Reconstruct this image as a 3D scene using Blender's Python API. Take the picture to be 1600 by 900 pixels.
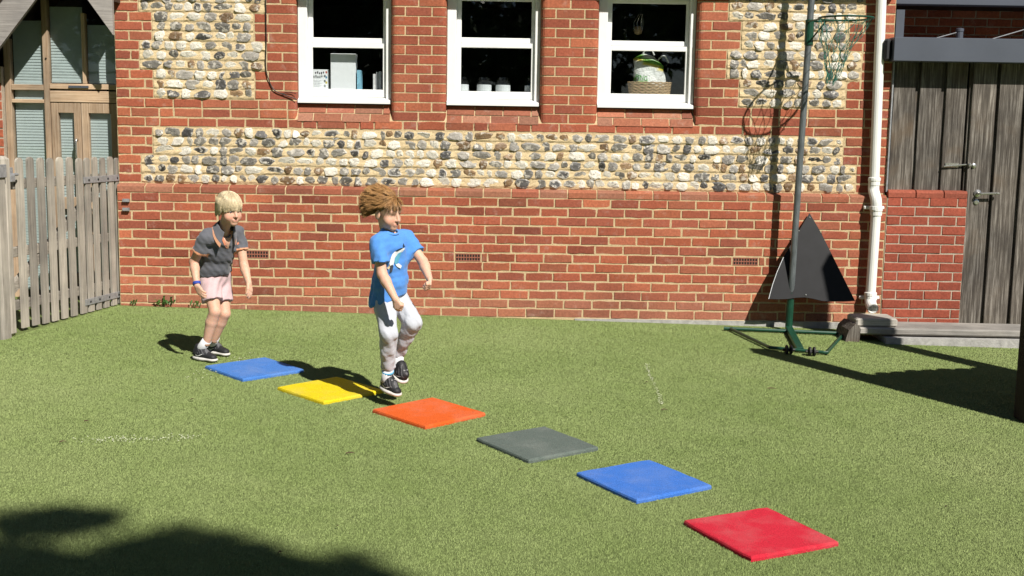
import bpy, bmesh, math, random
import numpy as np
from mathutils import Vector, Matrix
from mathutils.bvhtree import BVHTree
random.seed(7); RNG = np.random.default_rng(7)
for o in list(bpy.data.objects): bpy.data.objects.remove(o)
scene = bpy.context.scene
COL = scene.collection

# ------------------------------------------------------------------ camera, world, sun, exposure
F_PX, PITCH, ROLL, YAW, CAM_H = 1850.0, 0.138074, 0.015801, 0.008604, 1.70895
GA, GB = -0.018491, 0.014286                       # the court falls gently: z = GA*x + GB*y
def gz(x, y): return GA * x + GB * y
_fw = np.array([math.sin(YAW) * math.cos(PITCH), math.cos(YAW) * math.cos(PITCH), -math.sin(PITCH)])
_r0 = np.array([math.cos(YAW), -math.sin(YAW), 0.0]); _u0 = np.cross(_r0, _fw)
_rt = math.cos(ROLL) * _r0 + math.sin(ROLL) * _u0
_up = -math.sin(ROLL) * _r0 + math.cos(ROLL) * _u0
cam_data = bpy.data.cameras.new('camera'); cam = bpy.data.objects.new('camera', cam_data); COL.objects.link(cam)
cam_data.sensor_width = 36.0; cam_data.lens = F_PX / 1600 * 36.0; cam_data.clip_end = 500; cam_data.clip_start = 0.05
cam.matrix_world = Matrix(((_rt[0], _up[0], -_fw[0], 0), (_rt[1], _up[1], -_fw[1], 0), (_rt[2], _up[2], -_fw[2], CAM_H), (0, 0, 0, 1)))
scene.camera = cam

SUN_AZ, SUN_EL = math.radians(33.4), math.radians(43.5)
SUN = np.array([math.sin(SUN_AZ) * math.cos(SUN_EL), -math.cos(SUN_AZ) * math.cos(SUN_EL), math.sin(SUN_EL)])
world = bpy.data.worlds.new('World'); scene.world = world; world.use_nodes = True
wn = world.node_tree; bg = wn.nodes['Background']
sky = wn.nodes.new('ShaderNodeTexSky'); sky.sky_type = 'NISHITA'; sky.sun_disc = False
sky.sun_elevation = SUN_EL; sky.sun_rotation = math.pi - SUN_AZ; sky.air_density = 0.7; sky.dust_density = 0.3
wn.links.new(sky.outputs[0], bg.inputs[0]); bg.inputs[1].default_value = 0.05
sd = bpy.data.lights.new('sun', 'SUN'); sd.energy = 5.0; sd.angle = math.radians(0.53); sd.color = (1.0, 0.955, 0.88)
so = bpy.data.objects.new('sun', sd); COL.objects.link(so)
so.rotation_euler = Vector(SUN).to_track_quat('Z', 'Y').to_euler(); so.location = (6, -9, 12)
scene.view_settings.view_transform = 'Standard'; scene.view_settings.look = 'None'
scene.view_settings.exposure = 0.4; scene.view_settings.gamma = 1.0
scene.render.resolution_x, scene.render.resolution_y = 1024, 576
scene.render.engine = 'CYCLES'

# ------------------------------------------------------------------ photo pixel -> point helpers
def ray(px, py): return _fw + (px - 800) / F_PX * _rt - (py - 450) / F_PX * _up
def at(px, py, Y):
    d = ray(px, py); t = Y / d[1]; return np.array([d[0] * t, Y, CAM_H + d[2] * t])
def gp(px, py, h=0.0):
    d = ray(px, py); t = (h - CAM_H) / (d[2] - GA * d[0] - GB * d[1]); return np.array([d[0] * t, d[1] * t, CAM_H + d[2] * t])
def toscreen(P):
    d = np.asarray(P, float) - np.array([0, 0, CAM_H]); z = d @ _fw
    return 800 + F_PX * (d @ _rt) / z, 450 - F_PX * (d @ _up) / z

# ------------------------------------------------------------------ mesh helpers
ORG = {}
def mk(name, V, F, mat, parent=None, origin=None, smooth=False, cols=None, mats=None):
    V = np.asarray(V, float).reshape(-1, 3)
    po = ORG[parent] if parent is not None else np.zeros(3)
    if origin is None:
        origin = po if parent is not None else np.array([(V[:, 0].min() + V[:, 0].max()) / 2, (V[:, 1].min() + V[:, 1].max()) / 2, V[:, 2].min()])
    origin = np.asarray(origin, float)
    me = bpy.data.meshes.new(name); me.from_pydata((V - origin).tolist(), [], F if isinstance(F, list) else F.tolist()); 
    if smooth: me.polygons.foreach_set('use_smooth', [True] * len(me.polygons))
    if mat is not None: me.materials.append(mat)
    if cols is not None:
        a = me.attributes.new('tint', 'FLOAT_COLOR', 'POINT'); c = np.ones((len(V), 4), np.float32)
        c[:, :3] = cols; a.data.foreach_set('color', c.ravel())
    me.update()
    o = bpy.data.objects.new(name, me); COL.objects.link(o); o.location = origin - po
    if parent is not None: o.parent = parent
    ORG[o] = origin
    return o
def empty(name, loc, label=None, cat=None, group=None, parent=None):
    o = bpy.data.objects.new(name, None); COL.objects.link(o); o.empty_display_size = 0.1
    loc = np.asarray(loc, float); o.location = loc - (ORG[parent] if parent is not None else 0)
    if parent is not None: o.parent = parent
    ORG[o] = loc
    return tag(o, label, cat, group)
def tag(o, label=None, cat=None, group=None, kind=None):
    if label: o['label'] = label
    if cat: o['category'] = cat
    if group: o['group'] = group
    if kind: o['kind'] = kind
    return o
class MB:
    def __init__(s): s.V = []; s.F = []; s.C = []
    def add(s, V, F, c=None):
        b = len(s.V); s.V += [tuple(v) for v in V]; s.F += [tuple(i + b for i in f) for f in F]
        s.C += [c if c is not None else (1, 1, 1)] * len(V)
        return s
    def box(s, lo, hi, R=None, c=None):
        x0, y0, z0 = lo; x1, y1, z1 = hi
        V = np.array([(x0, y0, z0), (x1, y0, z0), (x1, y1, z0), (x0, y1, z0), (x0, y0, z1), (x1, y0, z1), (x1, y1, z1), (x0, y1, z1)], float)
        return s.add(V, BOXF, c)
    def obox(s, c, ax, size, bev=0.0, col=None):
        """oriented box, axes rows ax, optional chamfered long edges"""
        ax = np.asarray(ax, float); hx, hy, hz = np.asarray(size) / 2
        b = min(bev, hx * .6, hy * .6, hz * .6)
        if b <= 0:
            L = [(sx * hx, sy * hy, sz * hz) for sz in (-1, 1) for (sx, sy) in ((-1, -1), (1, -1), (1, 1), (-1, 1))]
            return s.add(np.asarray(c) + np.array(L) @ ax, BOXF, col)
        ring = [(-hx + b, -hy), (hx - b, -hy), (hx, -hy + b), (hx, hy - b), (hx - b, hy), (-hx + b, hy), (-hx, hy - b), (-hx, -hy + b)]
        ins = [(x * (1 - b / hx), y * (1 - b / hy)) for x, y in ring]
        L = [(x, y, -hz) for x, y in ins] + [(x, y, -hz + b) for x, y in ring] + [(x, y, hz - b) for x, y in ring] + [(x, y, hz) for x, y in ins]
        Fs = [tuple(range(7, -1, -1)), tuple(range(24, 32))]
        for k in range(3):
            for i in range(8): j = (i + 1) % 8; Fs.append((k * 8 + i, k * 8 + j, k * 8 + 8 + j, k * 8 + 8 + i))
        return s.add(np.asarray(c) + np.array(L) @ ax, Fs, col)
    def bar(s, a, b, w, t, upv=(0, 0, 1), bev=0.0):
        """box along a->b; w across (side), t along upv"""
        a = np.asarray(a, float); b = np.asarray(b, float); d = b - a; L = np.linalg.norm(d); d /= L
        sd = np.cross(d, upv); sd /= np.linalg.norm(sd); u = np.cross(sd, d)
        return s.obox((a + b) / 2, (d, sd, u), (L, w, t), bev)
    def tube(s, pts, r, n=8, cap=True):
        P = np.asarray(pts, float); m = len(P); r = np.broadcast_to(np.asarray(r, float), (m,))
        T = np.gradient(P, axis=0); T /= np.linalg.norm(T, axis=1)[:, None] + 1e-12
        u = np.cross(T[0], (0.13, 0.31, 0.94)); u /= np.linalg.norm(u); V = []
        for i in range(m):
            u = u - T[i] * (u @ T[i]); u /= np.linalg.norm(u); w = np.cross(T[i], u)
            for k in range(n): a = 2 * math.pi * k / n; V.append(P[i] + r[i] * (math.cos(a) * u + math.sin(a) * w))
        Fs = [(i * n + k, i * n + (k + 1) % n, (i + 1) * n + (k + 1) % n, (i + 1) * n + k) for i in range(m - 1) for k in range(n)]
        if cap: Fs += [tuple(range(n - 1, -1, -1)), tuple(range((m - 1) * n, m * n))]
        return s.add(V, Fs)
    def lathe(s, c, prof, n=16, ax=None):
        ax = np.eye(3) if ax is None else np.asarray(ax, float); V = []
        for r, z in prof:
            for k in range(n): a = 2 * math.pi * k / n; V.append(np.asarray(c) + np.array([r * math.cos(a), r * math.sin(a), z]) @ ax)
        m = len(prof)
        Fs = [(i * n + k, i * n + (k + 1) % n, (i + 1) * n + (k + 1) % n, (i + 1) * n + k) for i in range(m - 1) for k in range(n)]
        Fs += [tuple(range(n - 1, -1, -1)), tuple(range((m - 1) * n, m * n))]
        return s.add(V, Fs)
    def prism(s, poly, o, ux, uy, un, t):
        """polygon (2D, counter-clockwise seen against un) extruded by t along un"""
        o, ux, uy, un = (np.asarray(q, float) for q in (o, ux, uy, un)); n = len(poly)
        A = [o + p[0] * ux + p[1] * uy for p in poly]; B = [a + un * t for a in A]
        Fs = [tuple(range(n - 1, -1, -1)), tuple(range(n, 2 * n))] + [(i, (i + 1) % n, n + (i + 1) % n, n + i) for i in range(n)]
        return s.add(A + B, Fs)
    def build(s, name, mat, parent=None, origin=None, smooth=False, cols=False):
        return mk(name, s.V, s.F, mat, parent, origin, smooth, np.array(s.C) if cols else None)
BOXF = [(3, 2, 1, 0), (4, 5, 6, 7), (0, 1, 5, 4), (1, 2, 6, 5), (2, 3, 7, 6), (3, 0, 4, 7)]
def smooth_path(P, k=6):
    P = np.asarray(P, float); n = len(P); out = []
    for i in range(n - 1):
        p0, p1, p2, p3 = P[max(i - 1, 0)], P[i], P[i + 1], P[min(i + 2, n - 1)]
        for j in range(k):
            t = j / k; out.append(.5 * ((2 * p1) + (p2 - p0) * t + (2 * p0 - 5 * p1 + 4 * p2 - p3) * t * t + (3 * p1 - p0 - 3 * p2 + p3) * t ** 3))
    out.append(P[-1]); return np.array(out)

# ------------------------------------------------------------------ materials
def nodes(name):
    m = bpy.data.materials.new(name); m.use_nodes = True; nt = m.node_tree
    return m, nt, nt.nodes['Principled BSDF']
def _n(nt, t, **kw):
    n = nt.nodes.new(t)
    for k, v in kw.items(): setattr(n, k, v)
    return n
def ramp(nt, fac, stops):
    r = _n(nt, 'ShaderNodeValToRGB'); cr = r.color_ramp
    while len(cr.elements) < len(stops): cr.elements.new(.5)
    for e, (p, c) in zip(cr.elements, stops): e.position = p; e.color = (*c, 1) if len(c) == 3 else c
    nt.links.new(fac, r.inputs[0]); return r.outputs[0]
def noise(nt, scale, detail=4, rough=.6, mapping=None, coord='pos', rnd=False):
    if coord == 'pos': v = _n(nt, 'ShaderNodeNewGeometry').outputs['Position']
    else: v = _n(nt, 'ShaderNodeTexCoord').outputs[coord]
    if rnd:
        oi = _n(nt, 'ShaderNodeObjectInfo'); ma = _n(nt, 'ShaderNodeVectorMath', operation='SCALE'); ma.inputs[0].default_value = (37, 51, 73)
        nt.links.new(oi.outputs['Random'], ma.inputs['Scale']); ad = _n(nt, 'ShaderNodeVectorMath', operation='ADD')
        nt.links.new(v, ad.inputs[0]); nt.links.new(ma.outputs[0], ad.inputs[1]); v = ad.outputs[0]
    if mapping:
        mp = _n(nt, 'ShaderNodeVectorMath', operation='MULTIPLY'); mp.inputs[1].default_value = mapping; nt.links.new(v, mp.inputs[0]); v = mp.outputs[0]
    t = _n(nt, 'ShaderNodeTexNoise'); t.inputs['Scale'].default_value = scale; t.inputs['Detail'].default_value = detail; t.inputs['Roughness'].default_value = rough
    nt.links.new(v, t.inputs['Vector']); return t.outputs['Fac']
def mixc(nt, fac, a, b, mode='MIX'):
    m = _n(nt, 'ShaderNodeMix', data_type='RGBA', blend_type=mode)
    for sock, v in ((m.inputs['Factor'], fac), (m.inputs[6], a), (m.inputs[7], b)):
        if isinstance(v, (int, float)): sock.default_value = v
        elif isinstance(v, tuple): sock.default_value = (*v, 1)
        else: nt.links.new(v, sock)
    return m.outputs[2]
def bump(nt, bsdf, h, dist, strength=1.0):
    b = _n(nt, 'ShaderNodeBump'); b.inputs['Distance'].default_value = dist; b.inputs['Strength'].default_value = strength
    nt.links.new(h, b.inputs['Height']); nt.links.new(b.outputs[0], bsdf.inputs['Normal'])
def M_plain(name, c, rough=.6, metal=0.0, var=.25, scale=20, bumpd=0.0, spec=.5, mapping=None, rnd=False):
    m, nt, b = nodes(name); f = noise(nt, scale, mapping=mapping, rnd=rnd)
    lo = tuple(x * (1 - var) for x in c); hi = tuple(min(1, x * (1 + var)) for x in c)
    nt.links.new(ramp(nt, f, [(.3, lo), (.7, hi)]), b.inputs['Base Color'])
    b.inputs['Roughness'].default_value = rough; b.inputs['Metallic'].default_value = metal; b.inputs['Specular IOR Level'].default_value = spec
    if bumpd: bump(nt, b, noise(nt, scale * 3, mapping=mapping), bumpd)
    return m
def M_brick(name, white=.45):
    m, nt, b = nodes(name); at_ = _n(nt, 'ShaderNodeAttribute', attribute_name='tint')
    f = noise(nt, 55, 6, .7); c = mixc(nt, 1.0, at_.outputs['Color'], ramp(nt, f, [(.25, (.62, .60, .58)), (.75, (1.28, 1.25, 1.22))]), 'MULTIPLY')
    blot = ramp(nt, noise(nt, 9, 6, .72), [(.57, (0, 0, 0)), (.78, (white, white, white))])
    c = mixc(nt, blot, c, (.52, .40, .33))
    c = mixc(nt, 1.0, c, ramp(nt, noise(nt, 1.3, 5, .6), [(.3, (.74, .72, .72)), (.55, (1, 1, 1)), (.75, (1.12, 1.10, 1.08))]), 'MULTIPLY')
    spots = ramp(nt, noise(nt, 90, 2, .5), [(.70, (0, 0, 0)), (.76, (1, 1, 1))])
    c = mixc(nt, mixc(nt, 1.0, spots, (.35, .35, .35), 'MULTIPLY'), c, (.10, .045, .035))
    nt.links.new(c, b.inputs['Base Color']); b.inputs['Roughness'].default_value = .88; b.inputs['Specular IOR Level'].default_value = .25
    bump(nt, b, noise(nt, 120, 6, .75), .004, .8); return m
def M_mortar(name, c):
    m, nt, b = nodes(name)
    k = mixc(nt, ramp(nt, noise(nt, 9, 5, .7), [(.3, (0, 0, 0)), (.7, (1, 1, 1))]), tuple(x * .78 for x in c), c)
    k = mixc(nt, 1.0, k, ramp(nt, noise(nt, 160, 3, .6), [(.3, (.75, .74, .7)), (.7, (1.2, 1.2, 1.2))]), 'MULTIPLY')
    nt.links.new(k, b.inputs['Base Color']); b.inputs['Roughness'].default_value = .95; b.inputs['Specular IOR Level'].default_value = .15
    bump(nt, b, noise(nt, 140, 5, .7), .005, .9); return m
def M_flint(name):
    m, nt, b = nodes(name); a = _n(nt, 'ShaderNodeAttribute', attribute_name='tint'); g = a.outputs['Color']
    rind = ramp(nt, noise(nt, 26, 5, .65), [(.53, (0, 0, 0)), (.60, (1, 1, 1))])
    k = mixc(nt, mixc(nt, 1.0, rind, (.7, .7, .7), 'MULTIPLY'), g, (.62, .575, .49))
    dark = ramp(nt, noise(nt, 47, 4, .7), [(.60, (0, 0, 0)), (.68, (1, 1, 1))])
    k = mixc(nt, mixc(nt, 1.0, dark, (.8, .8, .8), 'MULTIPLY'), k, (.05, .05, .055))
    k = mixc(nt, 1.0, k, ramp(nt, noise(nt, 130, 3, .6), [(.3, (.7, .7, .7)), (.7, (1.25, 1.25, 1.25))]), 'MULTIPLY')
    nt.links.new(k, b.inputs['Base Color']); b.inputs['Roughness'].default_value = .45
    bump(nt, b, noise(nt, 60, 5, .7), .006, .7); return m
def M_wood(name, dark, mid, light, axis='z', rough=.8, warm=None):
    m, nt, b = nodes(name); s = {'z': (40, 40, 1.5), 'x': (1.5, 40, 40), 'y': (40, 1.5, 40)}[axis]
    f = noise(nt, 2.2, 7, .68, mapping=s, rnd=True); c = ramp(nt, f, [(.28, dark), (.5, mid), (.74, light)])
    f2 = noise(nt, 2.0, 4, .6, rnd=True); c = mixc(nt, 1.0, c, ramp(nt, f2, [(.3, (.62, .62, .63)), (.7, (1.25, 1.23, 1.2))]), 'MULTIPLY')
    oi = _n(nt, 'ShaderNodeObjectInfo'); c = mixc(nt, 1.0, c, ramp(nt, oi.outputs['Random'], [(0, (.78, .77, .76)), (1, (1.18, 1.16, 1.12))]), 'MULTIPLY')
    if warm:
        c = mixc(nt, ramp(nt, noise(nt, 3.5, 3, .5, rnd=True), [(.58, (0, 0, 0)), (.75, (.7, .7, .7))]), c, warm)
    nt.links.new(c, b.inputs['Base Color']); b.inputs['Roughness'].default_value = rough; b.inputs['Specular IOR Level'].default_value = .25
    bump(nt, b, f, .004, .7); return m
def M_tint(name, rough=.7, spec=.3, nscale=60, nvar=.12, sss=0.0, bumpd=0.0, sheen=0.0):
    m, nt, b = nodes(name); a = _n(nt, 'ShaderNodeAttribute', attribute_name='tint')
    c = mixc(nt, 1.0, a.outputs['Color'], ramp(nt, noise(nt, nscale), [(.3, (1 - nvar,) * 3), (.7, (1 + nvar,) * 3)]), 'MULTIPLY')
    nt.links.new(c, b.inputs['Base Color']); b.inputs['Roughness'].default_value = rough; b.inputs['Specular IOR Level'].default_value = spec
    if sss: b.inputs['Subsurface Weight'].default_value = sss; b.inputs['Subsurface Radius'].default_value = (.9, .35, .2); b.inputs['Subsurface Scale'].default_value = .006
    if sheen: b.inputs['Sheen Weight'].default_value = sheen
    if bumpd: bump(nt, b, noise(nt, nscale * 5, 3), bumpd, .6)
    return m
def M_glass(name, refl=1.0):
    m, nt, b = nodes(name); nt.nodes.remove(b); out = nt.nodes['Material Output']
    tr = _n(nt, 'ShaderNodeBsdfTransparent'); gl = _n(nt, 'ShaderNodeBsdfGlossy'); gl.inputs['Roughness'].default_value = .015
    tr.inputs[0].default_value = (.95, .96, .96, 1)
    lw = _n(nt, 'ShaderNodeLayerWeight'); pw = _n(nt, 'ShaderNodeMath', operation='POWER'); pw.inputs[1].default_value = 5
    nt.links.new(lw.outputs['Facing'], pw.inputs[0]); ma = _n(nt, 'ShaderNodeMath', operation='MULTIPLY_ADD'); ma.inputs[1].default_value = .96; ma.inputs[2].default_value = .04
    nt.links.new(pw.outputs[0], ma.inputs[0]); mx = _n(nt, 'ShaderNodeMixShader'); nt.links.new(ma.outputs[0], mx.inputs[0]); nt.links.new(tr.outputs[0], mx.inputs[1]); nt.links.new(gl.outputs[0], mx.inputs[2]); nt.links.new(mx.outputs[0], out.inputs[0])
    return m
def M_turf(name, blades=False):
    m, nt, b = nodes(name)
    big = noise(nt, .55, 4, .6); mid = noise(nt, 5, 4, .6)
    c = ramp(nt, big, [(.3, (.222, .296, .096)), (.5, (.262, .336, .118)), (.7, (.320, .382, .155))])
    c = mixc(nt, ramp(nt, mid, [(.35, (0, 0, 0)), (.75, (.45, .45, .45))]), c, (.325, .39, .165))
    if blades:
        a = _n(nt, 'ShaderNodeAttribute', attribute_name='tint'); c = mixc(nt, 1.0, c, a.outputs['Color'], 'MULTIPLY')
        b.inputs['Specular IOR Level'].default_value = .12; b.inputs['Roughness'].default_value = .7
        gm = _n(nt, 'ShaderNodeNewGeometry'); vm = _n(nt, 'ShaderNodeVectorMath', operation='SCALE'); vm.inputs['Scale'].default_value = .45; nt.links.new(gm.outputs['Normal'], vm.inputs[0])
        va = _n(nt, 'ShaderNodeVectorMath', operation='ADD'); va.inputs[1].default_value = (0, 0, .9); nt.links.new(vm.outputs[0], va.inputs[0]); vn = _n(nt, 'ShaderNodeVectorMath', operation='NORMALIZE'); nt.links.new(va.outputs[0], vn.inputs[0]); nt.links.new(vn.outputs[0], b.inputs['Normal'])
    else:
        c = mixc(nt, 1.0, c, ramp(nt, noise(nt, 210, 3, .7), [(.3, (.58, .60, .52)), (.7, (1.10, 1.08, 1.02))]), 'MULTIPLY')
        b.inputs['Roughness'].default_value = .9; b.inputs['Specular IOR Level'].default_value = .15
        bump(nt, b, noise(nt, 230, 3, .7), .02, .9)
    nt.links.new(c, b.inputs['Base Color']); return m
MT = dict(
    brick=M_brick('brick'), brick_new=M_brick('brick_new', .12), mortar=M_mortar('mortar', (.63, .485, .29)), mortar_grey=M_mortar('mortar_pale', (.50, .42, .33)),
    flint_mortar=M_mortar('flint_mortar', (.72, .565, .345)), flint=M_flint('flint'),
    white=M_plain('white_paint', (.82, .82, .80), .35, var=.04, scale=8), upvc=M_plain('white_pipe', (.80, .80, .76), .3, var=.05, scale=6),
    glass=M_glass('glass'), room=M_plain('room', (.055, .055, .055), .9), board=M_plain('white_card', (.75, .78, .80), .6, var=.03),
    grey_wood=M_wood('grey_wood', (.20, .185, .16), (.36, .335, .295), (.47, .44, .39), 'z'),
    grey_wood_y=M_wood('grey_wood_y', (.16, .145, .125), (.29, .265, .23), (.40, .37, .32), 'y'),
    grey_wood_x=M_wood('grey_wood_x', (.22, .205, .185), (.36, .345, .32), (.46, .445, .42), 'x'),
    barge=M_wood('barge_wood', (.22, .205, .20), (.33, .31, .30), (.42, .40, .385), 'x'),
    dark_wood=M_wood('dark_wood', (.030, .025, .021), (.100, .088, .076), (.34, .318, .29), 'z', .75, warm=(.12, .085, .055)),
    shade_black_wood=M_wood('shade_black_wood', (.010, .009, .008), (.022, .020, .018), (.04, .036, .032), 'z', .8),  # near-black tone stands in for the shaded face of the gate posts
    oak=M_wood('oak', (.26, .165, .10), (.42, .31, .215), (.52, .41, .31), 'z', .6), oak_x=M_wood('oak_x', (.26, .165, .10), (.42, .31, .215), (.52, .41, .31), 'x', .6),
    porch_dark=M_plain('stained_timber', (.05, .03, .02), .7), blind=M_plain('blind', (.38, .445, .44), .55, var=.05),
    fascia=M_plain('grey_metal', (.072, .082, .105), .45, var=.08, scale=3), galv=M_plain('galvanised', (.30, .31, .32), .5, .35, var=.25, scale=35),
    pole=M_plain('pole_grey', (.13, .145, .15), .45, .3, var=.35, scale=30, mapping=(1, 1, .25)), green=M_plain('green_paint', (.008, .055, .030), .38, var=.25, scale=40),
    netgreen=M_plain('net_green', (.03, .14, .10), .7), black=M_plain('black_board', (.0075, .0075, .009), .55, var=.3, scale=9, spec=.25), rubber=M_plain('rubber', (.012, .012, .012), .6),
    steel=M_plain('steel', (.62, .61, .58), .25, .9, var=.1), concrete=M_plain('concrete', (.36, .35, .33), .9, var=.22, scale=24, bumpd=.004), void=M_plain('void', (.01, .008, .007), .95),
    terracotta=M_plain('terracotta', (.30, .105, .065), .85, var=.2, scale=60, bumpd=.002), cable=M_plain('cable', (.012, .012, .012), .5),
    tile=M_plain('roof_tile', (.20, .07, .045), .85, var=.3, scale=12, bumpd=.003),
    bark=M_plain('bark', (.09, .065, .045), .9, var=.4, scale=14, bumpd=.02), leaf=M_tint('leaf', .5, .4, 4, .3),
    skin=M_tint('skin', .55, .35, 40, .05, sss=.25), cloth=M_tint('cloth', .85, .15, 70, .06, bumpd=.0015, sheen=.2), hair=M_tint('hair', .42, .5, 90, .2), shoe=M_tint('shoe', .6, .35, 60, .15),
    print_=M_tint('print', .7, .2, 50, .03), wicker=M_plain('wicker', (.36, .25, .13), .7, var=.35, scale=60), grass=M_turf('turf'), blades=M_turf('turf_fibre', True),
    eye=M_plain('eye_shade', (.42, .36, .33), .4, var=.05),
    chalk=M_plain('chalk', (.55, .56, .42), .95, var=.3, scale=60),
)

# ------------------------------------------------------------------ the ground
XS = [-60, 60]
V = [(x, y, gz(x, y)) for (x, y) in ((-60, -60), (60, -60), (60, 60), (-60, 60))]
tag(mk('ground', V, [(0, 1, 2, 3)], MT['grass'], origin=(0, 0, 0)), kind='structure')
def turf_pile():
    Vs = []; Cs = []
    def region(x0, x1, y0, y1, dens, h, w, cond=None):
        n = int((x1 - x0) * (y1 - y0) * dens); P = RNG.random((n, 2)) * (x1 - x0, y1 - y0) + (x0, y0)
        u = P[:, 0] / P[:, 1]; k = (np.abs(u) < .50) & ~((P[:, 0] < -3.42 + (P[:, 1] - 8.1) * .22) & (P[:, 1] > 8.0))
        P = P[k]; n = len(P); a = RNG.random(n) * 2 * math.pi; hh = h * (.5 + .8 * RNG.random(n)); ln = (RNG.random((n, 2)) - .5) * 1.5 * hh[:, None] + np.array([.25, .1]) * hh[:, None]
        ww = w * (.6 + .8 * RNG.random(n)); dx = np.cos(a) * ww; dy = np.sin(a) * ww; z = gz(P[:, 0], P[:, 1])
        A = np.stack([P[:, 0] - dx, P[:, 1] - dy, z - .001], 1); B = np.stack([P[:, 0] + dx, P[:, 1] + dy, z - .001], 1); C = np.stack([P[:, 0] + ln[:, 0], P[:, 1] + ln[:, 1], z + hh], 1)
        Vs.append(np.stack([A, B, C], 1).reshape(-1, 3))
        t = RNG.random(n); base = np.stack([.86 + .24 * t, .87 + .22 * t, .82 + .28 * t], 1)
        dead = RNG.random(n) < .05; base[dead] = (1.25, 1.18, 1.2)
        Cs.append(np.repeat(base, 3, 0))
    region(-2.8, 2.8, 3.9, 5.6, 46000, .0062, .0016); region(-3.7, 3.7, 5.6, 7.4, 38000, .0070, .0018); region(-3.6, 4.6, 7.4, 9.5, 27000, .0070, .0021)
    V = np.concatenate(Vs).astype(np.float32); C = np.concatenate(Cs).astype(np.float32); n = len(V)
    me = bpy.data.meshes.new('turf_pile'); me.vertices.add(n); me.vertices.foreach_set('co', V.ravel()); me.loops.add(n); me.loops.foreach_set('vertex_index', np.arange(n, dtype=np.int32))
    me.polygons.add(n // 3); me.polygons.foreach_set('loop_start', np.arange(0, n, 3, dtype=np.int32)); 
    me.update(calc_edges=True)
    a = me.attributes.new('tint', 'FLOAT_COLOR', 'POINT'); c4 = np.ones((n, 4), np.float32); c4[:, :3] = C; a.data.foreach_set('color', c4.ravel())
    me.materials.append(MT['blades']); o = bpy.data.objects.new('turf_pile', me); COL.objects.link(o)
    tag(o, 'short pale green fibres of the artificial turf', 'turf', kind='stuff')
turf_pile()

# ------------------------------------------------------------------ the brick and flint building
YU, YP = 9.60, 9.545
CH = .075; Z0 = 1.19
XL, XR = -3.105, 3.10
bld = empty('school_building', (0, 9.75, .1), 'long red brick building with flint panels and three white sash windows', 'building')
WINS = [(-1.665, -.912), (-.470, .283), (.742, 1.527)]
ZS, ZT = Z0 + 7 * CH - .01, 2.755       # opening: bottom of sloping sill, head
def brick_tint(old=0.0):
    t = random.random()
    base = np.array(random.choice([(.40, .105, .058), (.36, .092, .054), (.43, .125, .068), (.35, .092, .055), (.38, .115, .068), (.33, .09, .058)]))
    base = base * (.84 + .30 * t) * np.array((.97, 1.06, 1.02))
    if random.random() < .06: base = base * (.78, .78, .82)
    if old: base = base * (1 - old) + np.array((.36, .22, .15)) * old
    return tuple(base)
def brick_mesh(cx, cz, w, h, y, depth=.05, tint=None, jit=.0022, proud=None, bevel=.004):
    hw, hh = w / 2, h / 2; n = 4; pts = []
    for i in range(n): pts.append((-hw + w * i / n, -hh))
    for i in range(2): pts.append((hw, -hh + h * i / 2))
    for i in range(n): pts.append((hw - w * i / n, hh))
    for i in range(2): pts.append((-hw, hh - h * i / 2))
    pr = (random.random() - .5) * .004 if proud is None else proud; tl = (random.random() - .5) * .006; tz = (random.random() - .5) * .004
    P = [(px + random.gauss(0, jit * .6), pz + random.gauss(0, jit * .75)) for px, pz in pts]; k = len(P)
    ring = lambda s, dy: [(cx + px * (1 - s / hw), y + pr + dy + tl * px / hw * .5 + tz * pz / hh * .5, cz + pz * (1 - s / hh)) for px, pz in P]
    V = ring(bevel, 0) + ring(0, bevel) + ring(0, depth)
    Fs = [tuple(range(k))] + [(a * k + i, a * k + k + i, a * k + k + (i + 1) % k, a * k + (i + 1) % k) for a in (0, 1) for i in range(k)]
    return V, Fs, tint or brick_tint()
def bull_mesh(x0, x1, z0, z1, y, left, right, depth=.07, tint=None, rad=.045):
    """brick whose outer corner(s) are rounded (bullnose)"""
    pr = (random.random() - .5) * .003; y = y + pr; prof = []
    if left: prof += [(x0, y + depth)] + [(x0 + rad - rad * math.cos(a), y + rad - rad * math.sin(a)) for a in np.linspace(0, math.pi / 2, 5)]
    else: prof += [(x0, y + depth), (x0, y + .003), (x0 + .003, y)]
    if right: prof += [(x1 - rad + rad * math.sin(a), y + rad - rad * math.cos(a)) for a in np.linspace(0, math.pi / 2, 5)] + [(x1, y + depth)]
    else: prof += [(x1 - .003, y), (x1, y + .003), (x1, y + depth)]
    n = len(prof); j = [random.gauss(0, .001) for _ in range(2)]
    V = [(px, py, z0 + j[0]) for px, py in prof] + [(px, py, z1 + j[1]) for px, py in prof]
    Fs = [(i, i + 1, n + i + 1, n + i) for i in range(n - 1)] + [tuple(range(n - 1, -1, -1)), tuple(range(n, 2 * n))]
    return V, Fs, tint or brick_tint()
BR = []                                   # (centre, V, F, tint, weight)
def put(b, w=1.0):
    V, Fs, t = b; c = np.mean(np.array(V), 0); BR.append((c, V, Fs, t, w))
MJ = .011                                 # mortar joint
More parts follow.
